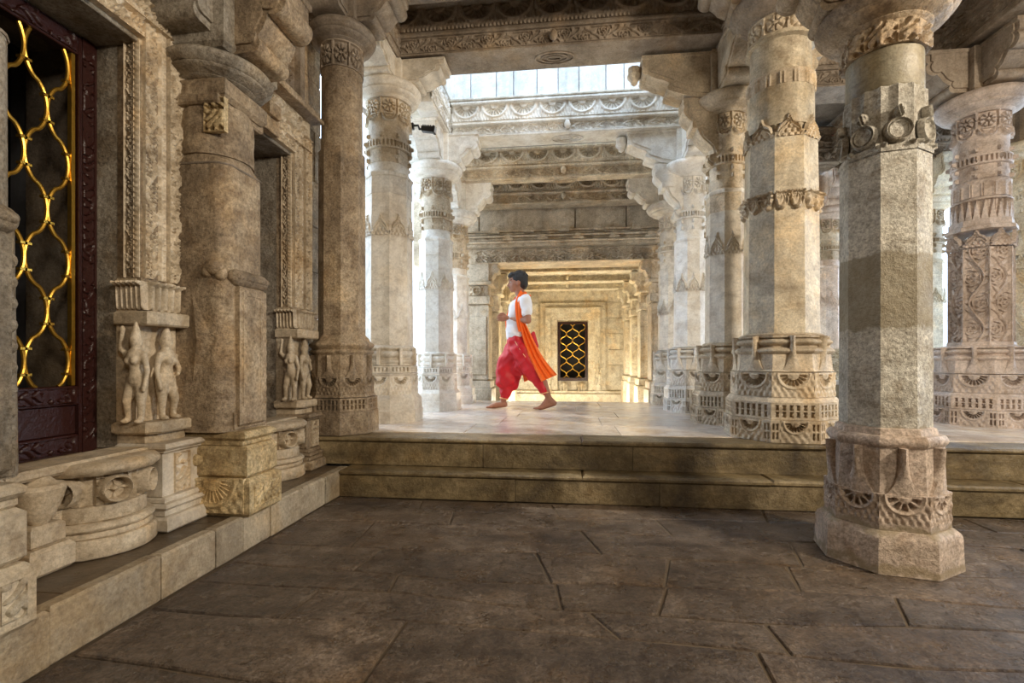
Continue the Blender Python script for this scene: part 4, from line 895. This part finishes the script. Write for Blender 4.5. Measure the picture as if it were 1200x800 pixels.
ce3 = obj('ceiling', MB().box(-1.9, 1.9, 7.1, 11.6, 2.80, 2.95), 'farwall', smooth=0); tag(ce3, 'slab ceiling of the far hall', kind='structure')
# end wall with window
X0 = .12; zb, zt = .50, 1.86
ew = empty('wall_back'); tag(ew, 'yellow marble end wall of the far hall', kind='structure')
for (a, b, c_, d_) in ((-1.8, X0 - .34, 0, 2.8), (X0 + .34, 1.8, 0, 2.8), (X0 - .34, X0 + .34, 0, zb), (X0 - .34, X0 + .34, zt, 2.8)): obj('wall_core', MB().box(a, b, 11.32, 11.6, c_, d_), 'farwall', ew, smooth=0)
for sx in (-1, 1):
    for k in range(6):
        a, b = sorted((X0 + sx * .80, X0 + sx * 1.35)); m_ = (a + b) / 2 + .1 * (k % 2) * sx
        for (u0, u1) in ((a, m_), (m_, b)): obj('wall_block', MB().box(u0 + .004, u1 - .004, 11.28, 11.33, .5 + k * .36 + .004, .86 + k * .36 - .004, .006), 'farwall', ew, smooth=0)
obj('wall_step', MB().box(-1.8, 1.8, 11.0, 11.34, 0, .22, .01).box(-1.8, 1.8, 11.15, 11.34, .22, .28, .01), 'farwall', ew, smooth=0)
fr = empty('window_surround', (X0, 11.32, .28)); tag(fr, 'carved yellow marble surround of the far gilded window', 'window surround')
for (e0, e1, pr) in ((.35, .50, .08), (.50, .62, .14), (.62, .74, .07)):
    for s in (-1, 1):
        a, b = sorted((s * e0, s * e1)); obj('frame_jamb', MB().box(a, b, -pr, .02, .0, zt - .28 + e0 - .30, .008), 'farwall', fr, smooth=0)
    obj('frame_head', MB().box(-e1, e1, -pr, .02, zt - .28 + e0 - .30, zt - .28 + e1 - .30, .008), 'farwall', fr, smooth=0)
for s in (-1, 1):
    panelY('scroll_band', s * .56, .62, .09, .95, -.15, p_scrollv, 12, 90, 'farwall', fr); o = st_a.copy(); COL.objects.link(o); o.parent = fr; o.data = st_a.data.copy(); o.data.materials[0] = M['farwall']; o.location = (s * .56, -.16, .12); o.scale = (1, 1, 1); o.rotation_euler = (0, 0, 0)
    obj('elephant_boss', MB().ell((s * .2, -.12, .12), (.10, .09, .08)).ell((s * .2, -.2, .14), (.05, .05, .05)).capsule((s * .2, -.24, .13), .018, (s * .2, -.26, .02), .012).capsule((s * .14, -.12, .1), .03, (s * .14, -.12, .0), .025).capsule((s * .26, -.12, .1), .03, (s * .26, -.12, .0), .025), 'farwall', fr)
obj('crest', MB().tube([(.08 * math.cos(t), -.10, zt - .20 + .08 * math.sin(t)) for t in np.linspace(-.3, PI + .3, 14)], .014, 6).ell((0, -.1, zt - .20), (.03, .02, .035)), 'farwall', fr)
wn = empty('window_1', (X0, 11.34, zb)); tag(wn, 'dark framed window with gilded ogee trellis at the end of the far hall', kind='structure')
for s in (-1, 1): a, b = sorted((s * .34, s * .285)); obj('window_frame', MB().box(a, b, -.06, .03, 0, zt - zb, .005), 'wood', wn, smooth=0)
for a, b in ((0, .075), (zt - zb - .055, zt - zb)): obj('window_frame', MB().box(-.285, .285, -.06, .03, a, b, .005), 'wood', wn, smooth=0)
trellis(wn, .57, .075, zt - zb - .055, 4, .31, -.02, .010, 'gold', 'x', False, .8)
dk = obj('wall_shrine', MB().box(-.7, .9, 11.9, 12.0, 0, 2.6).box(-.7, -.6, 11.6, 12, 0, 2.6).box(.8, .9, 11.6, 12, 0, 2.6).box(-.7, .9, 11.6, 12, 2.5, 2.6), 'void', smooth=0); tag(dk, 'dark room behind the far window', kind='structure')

# black floodlight on the left aisle capital
fl = empty('floodlight', (-1.40, 4.62, 3.22)); tag(fl, 'small black floodlight clamped beside the left aisle column capital', 'floodlight')
obj('housing', MB().box(-.02, .18, -.05, .05, -.045, .04, .012).box(.16, .20, -.058, .058, -.055, .05, .008), 'black', fl, smooth=0, rot=(0, R(8), 0)); obj('wall_arm', MB().tube([(-.20, 0, .06), (-.08, 0, .06), (-.06, 0, .0), (-.02, 0, 0)], .018, 8).box(-.22, -.15, -.03, .03, .0, .10, .005), 'black', fl)
fl.scale = (.62, .62, .62)
obj('glass', MB().box(.198, .204, -.045, .045, -.042, .038, .001), 'lens', fl, smooth=0, rot=(0, R(8), 0))
for k in range(5): obj('cooling_fin', MB().box(0 + k * .03, .012 + k * .03, -.045, .045, .04, .055, .002), 'black', fl, smooth=0, rot=(0, R(8), 0))

# ================================================================= THE MAN
# local frame: x forward is -X (he walks to the left), origin between his feet on the platform
man = empty('person', (-.545, 5.62, .4), R(6.5)); tag(man, 'barefoot man in white shirt, red dhoti and orange scarf walking left on the platform', 'person')
def P(px, py, dy=0.0):  # photograph measurements of the figure turned into metres about his own origin
    return ((px - 610) * .01008, dy, (480 - py) * .01008 * 1.0)
b = MB()
hx, hz = P(606.5, 335)[0], P(0, 335)[2]
b.ell((hx + .012, 0, hz + .025), (.098, .076, .098)); b.ell((hx - .028, 0, hz - .035), (.062, .056, .075)); b.ell((hx - .05, 0, hz - .078), (.034, .034, .030))
b.capsule((hx - .088, 0, hz + .005), .011, (hx - .104, 0, hz - .030), .015); b.ell((hx - .092, 0, hz - .034), (.018, .020, .012))   # nose
b.ell((hx - .080, 0, hz - .058), (.018, .026, .008)); b.ell((hx - .079, 0, hz - .070), (.016, .022, .008))                      # lips
b.ell((hx - .078, 0, hz + .028), (.020, .050, .012))
for s in (-1, 1): b.ell((hx + .014, s * .078, hz - .010), (.020, .010, .034), (0, .2, 0))
b.capsule((hx + .012, 0, hz - .05), .055, P(612, 352), .060)
nk = P(612, 352)
sh = {-1: P(615.5, 357, -.185), 1: P(613, 357, .185)}
b.capsule(P(611, 360, -.10), .075, P(611, 360, .10), .075); b.capsule(P(609, 365), .12, P(606, 388), .10)
el = {-1: P(618, 380, -.235), 1: P(612, 381, .225)}; wr = {-1: P(597, 376, -.07), 1: P(596, 376, .055)}
for s in (-1, 1):
    b.capsule(sh[s], .052, el[s], .040); b.capsule(el[s], .040, wr[s], .026)
    w = np.array(wr[s]); hc = w + np.array((-.045, -s * -.012, .006)); b.capsule(w, .024, hc, .027); b.ell(hc + np.array((-.008, 0, 0)), (.040, .017, .036))
# legs and feet
hip = {-1: P(612, 412, -.10), 1: P(609, 412, .09)}; kn = {-1: P(628, 438, -.11), 1: P(592, 437, .09)}; an = {-1: P(642.0, 467, -.10), 1: P(590.5, 470, .08)}
for s in (-1, 1):
    b.capsule(hip[s], .085, kn[s], .058); b.capsule(kn[s], .056, tuple(.5 * np.array(kn[s]) + .5 * np.array(an[s]) + np.array((.012, 0, .03))), .050); b.capsule(tuple(.5 * np.array(kn[s]) + .5 * np.array(an[s]) + np.array((.012, 0, .03))), .048, an[s], .036)
b.capsule(P(609, 404, -.05), .10, P(609, 404, .05), .10)
# front foot flat, turned forward
fz = .033
b.capsule((an[1][0] + .015, .08, .045), .036, (an[1][0] - .09, .08, .034), .032); b.capsule((an[1][0] - .09, .08, .034), .036, (an[1][0] - .145, .085, .022), .026)
for k, (dy, L, r) in enumerate(((-.032, .045, .015), (-.010, .042, .012), (.008, .036, .011), (.024, .03, .010), (.038, .022, .009))): b.capsule((an[1][0] - .145, .085 + dy * .9, .020), r, (an[1][0] - .150 - L, .085 + dy, .014), r * .85)
# rear foot, heel lifted
hl_, ba = np.array(P(648, 472.5, -.10)), np.array(P(633, 477.5, -.10))
b.capsule(hl_, .034, ba, .030); b.capsule(an[-1], .036, hl_, .034); b.capsule(an[-1], .034, ba + np.array((.02, 0, .015)), .028); b.ell(ba, (.035, .042, .020))
for k, (dy, L, r) in enumerate(((.032, .045, .015), (.010, .042, .012), (-.008, .036, .011), (-.024, .03, .010), (-.038, .022, .009))): b.capsule(ba + np.array((-.02, dy * .9, -.004)), r, ba + np.array((-.03 - L, dy, -.010)), r * .85)
body = blob('body', b, 'skin', .0085, 4, man)
# fingers, clasped in front of the chest: each its own tapering bent chain
for s in (-1, 1):
    w = np.array(wr[s]); hc = w + np.array((-.055, s * .012, .006))
    for k in range(4):
        z0 = .026 - .017 * k; L = (.036, .042, .040, .032)[k]; p0 = hc + np.array((-.025, 0, z0)); p1 = p0 + np.array((-L * .9, -s * .010, .003)); p2 = p1 + np.array((-L * .15, -s * .034, -.004)); p3 = p2 + np.array((.020, -s * .018, -.002))
        obj('finger', MB().tube([p0 - np.array((-.02, 0, 0)), p0, (p0 + p1) / 2, p1, p2, p3], [.0095, .0095, .0092, .009, .0082, .006], 8), 'skin', man)
    p0 = hc + np.array((.012, 0, .026)); obj('thumb', MB().tube([p0, p0 + np.array((-.022, -s * .010, .022)), p0 + np.array((-.048, -s * .022, .024)), p0 + np.array((-.062, -s * .030, .018))], [.013, .0115, .010, .007], 8), 'skin', man)
# face details
for s in (-1, 1):
    obj('eye', MB().ell((hx - .073, s * .033, hz + .006), (.009, .012, .006)), 'shirt', man); obj('iris', MB().ell((hx - .083, s * .034, hz + .006), (.005, .008, .006)), 'black', man)
    obj('eyebrow', MB().capsule((hx - .088, s * .018, hz + .028), .005, (hx - .066, s * .055, hz + .030), .004), 'hair', man)
obj('moustache', MB().capsule((hx - .090, -.022, hz - .052), .006, (hx - .093, 0, hz - .046), .006).capsule((hx - .093, 0, hz - .046), .006, (hx - .090, .022, hz - .052), .006), 'hair', man)
hm = MB().ell((hx + .028, 0, hz + .045), (.104, .088, .092)).ell((hx + .068, 0, hz - .01), (.060, .076, .075)).ell((hx - .045, 0, hz + .092), (.058, .066, .036)).ell((hx - .082, .0, hz + .078), (.028, .050, .022))
for i in range(60):
    t = random.uniform(0, 2 * PI); q_ = random.uniform(.1, 1.2); hm.ell((hx + .03 + .098 * math.cos(t) * math.sin(q_), .084 * math.sin(t) * math.sin(q_), hz + .048 + .090 * math.cos(q_)), (.016, .014, .012))
blob('hair', hm, 'hair', .007, 2, man)
# clothing -------------------------------------------------
def fold(o, f):
    v = np.zeros(len(o.data.vertices) * 3); o.data.vertices.foreach_get('co', v); v = v.reshape(-1, 3)
    nrm = np.zeros(len(v) * 3); o.data.vertices.foreach_get('normal', nrm); nrm = nrm.reshape(-1, 3)
    v += nrm * f(v)[:, None]; o.data.vertices.foreach_set('co', v.ravel()); o.data.update()
s_ = MB()
s_.capsule(P(612, 359.5, -.115), .082, P(612, 359.5, .115), .082); s_.capsule(P(609, 366, -.03), .128, P(605.5, 386, -.02), .122); s_.capsule(P(609, 366, .03), .128, P(605.5, 386, .02), .122); s_.capsule(P(605, 390, -.04), .118, P(605, 394, .04), .118)
s_.capsule(P(606, 393, -.05), .124, P(606, 393, .05), .124)
for s in (-1, 1):
    e = np.array(sh[s]) * .42 + np.array(el[s]) * .58; s_.capsule(sh[s], .070, e, .066); s_.ell(tuple(e), (.070, .062, .03))
s_.capsule(nk, .066, (nk[0], 0, nk[2] - .05), .09)
shirt = blob('shirt', s_, 'shirt', .0095, 5, man)
fold(shirt, lambda v: .004 * np.sin(v[:, 2] * 55 + v[:, 0] * 30) * (v[:, 2] < 1.0) + .003 * np.sin(v[:, 2] * 38 - v[:, 0] * 45))
d = MB()
d.capsule(P(608, 402, -.05), .130, P(608, 402, .05), .130); d.ell(P(610, 410), (.155, .17, .11))
# front (far) leg cloth, billowing
K = lambda *a: np.array(P(*a))
d.capsule(K(605, 413, .08), .135, K(594, 432, .09), .125); d.capsule(K(594, 432, .09), .125, K(592, 448, .09), .105); d.capsule(K(597, 446, .09), .12, K(593, 462, .085), .062); d.capsule(K(593, 462, .085), .065, K(591.5, 467, .08), .050)
d.capsule(K(606, 444, .08), .055, K(603, 456, .08), .03)
# rear (near) leg cloth
d.capsule(K(612, 412, -.09), .130, K(622, 432, -.105), .110); d.capsule(K(622, 432, -.105), .110, K(631, 448, -.105), .072); d.capsule(K(631, 448, -.105), .072, K(637.5, 459, -.10), .045)
d.capsule(K(616, 425, -.05), .10, K(606, 434, .04), .09)
dh = blob('dhoti', d, 'dhoti', .010, 5, man)
def fd(v):
    x, y, zz = v[:, 0], v[:, 1], v[:, 2]
    ang = np.arctan2(y, x + .02 - (.75 - zz) * .3 * np.sign(y) * -1)
    return .006 * np.sin(ang * 9 + zz * 12) + .005 * np.sin(zz * 34 + x * 26) * (zz < .7) + .003 * np.sin(zz * 52 - x * 40)
fold(dh, fd)
for s, c0, r0 in ((1, K(591.5, 468.5, .08), .050), (-1, K(638.0, 460.5, -.10), .046)):
    obj('hem', MB().tube([c0 + np.array((r0 * math.cos(t), r0 * math.sin(t), .010 * math.cos(t) * -s)) for t in np.linspace(0, 2 * PI, 21)], .008, 6, False), 'trim', man)
obj('gold_border', MB().tube([K(604, 403, -.185), K(608, 410, -.20), K(613, 417, -.215), K(616, 421, -.215)], [.004] * 4, 6), 'trim', man)
obj('waist_sash', fixn(blob('waist_sash', MB().ell(K(624, 398, -.08), (.035, .05, .06)).capsule(K(625, 393, -.08), .02, K(627.5, 408, -.08), .035), 'dhoti', .008, 3).data), 'dhoti', man)
for o in list(bpy.data.objects):
    if o.name.startswith('waist_sash') and o.parent is None: bpy.data.objects.remove(o)
# scarf: pleated sheet with thickness following a path
def sheet(name, rows_, mat, thick=.010, nf=3, amp=.010, nu=22):
    F = []; B = []
    C = np.array([np.concatenate([a, b_]) for a, b_ in rows_]); n = len(C); tt = np.linspace(0, n - 1, (n - 1) * 6 + 1)
    for t in tt:
        i = min(int(t), n - 2); f = t - i; i0, i1, i2, i3 = max(i - 1, 0), i, i + 1, min(i + 2, n - 1)
        c_ = .5 * ((2 * C[i1]) + (C[i2] - C[i0]) * f + (2 * C[i0] - 5 * C[i1] + 4 * C[i2] - C[i3]) * f * f + (3 * C[i1] - C[i0] - 3 * C[i2] + C[i3]) * f ** 3)
        a, b_ = c_[:3], c_[3:]; 
        row = []; rowb = []
        tang = (C[min(i + 1, n - 1)] - C[max(i, 0)])[:3]; w_ = b_ - a; nr = np.cross(w_, tang); nr /= np.linalg.norm(nr) + 1e-9
        for u in np.linspace(0, 1, nu):
            p = a + (b_ - a) * u + nr * (amp * math.sin(u * nf * 2 * PI + t * .5)); row.append(p + nr * thick / 2); rowb.append(p - nr * thick / 2)
        F.append(row + rowb[::-1])
    m = MB(); Pn = np.array(F); base = m.n; m.grid(Pn, True); k = Pn.shape[1]; m.f.append(tuple(range(k))[::-1]); m.f.append(tuple((len(F) - 1) * k + i for i in range(k)))
    return obj(name, m, mat, man, smooth=60)
# around the neck, down the near side over the chest, under the arm and flying back
sc = sheet('scarf', [(K(608.0, 392, -.180), K(615, 392, -.200)), (K(606.0, 382, -.185), K(612.5, 382, -.205)), (K(605.0, 370, -.185), K(611.5, 370, -.215)), (K(605.0, 360, -.165), K(613.0, 360, -.215)), (K(608.0, 350, -.100), K(618.5, 353, -.140)), (K(611, 343.5, -.02), K(622, 351, -.03)), (K(609, 345, .06), K(619, 352, .09)), (K(603, 352, .095), K(610, 355, .14)), (K(597, 364, .08), K(601, 366, .15)), (K(594.0, 376, .07), K(596, 378, .15)), (K(594.5, 388, .08), K(597, 388, .15))], 'scarf', .020, 2, .008)
sc2 = sheet('scarf_tail', [(K(607.5, 380, -.185), K(614, 380, -.205)), (K(609, 386, -.19), K(617, 386, -.205)), (K(612, 398, -.20), K(622, 396, -.21)), (K(617.5, 415, -.215), K(629, 410, -.215)), (K(624, 430, -.225), K(638, 425, -.225)), (K(633, 447.5, -.235), K(650.5, 440.0, -.235))], 'scarf', .012, 3, .014, 34)
sheet('scarf_tail', [(K(612, 432, .03), K(616, 428, .05)), (K(613, 440, .03), K(624, 436, .05)), (K(615, 449, .03), K(624, 445, .05))], 'scarf', .012, 2, .01)
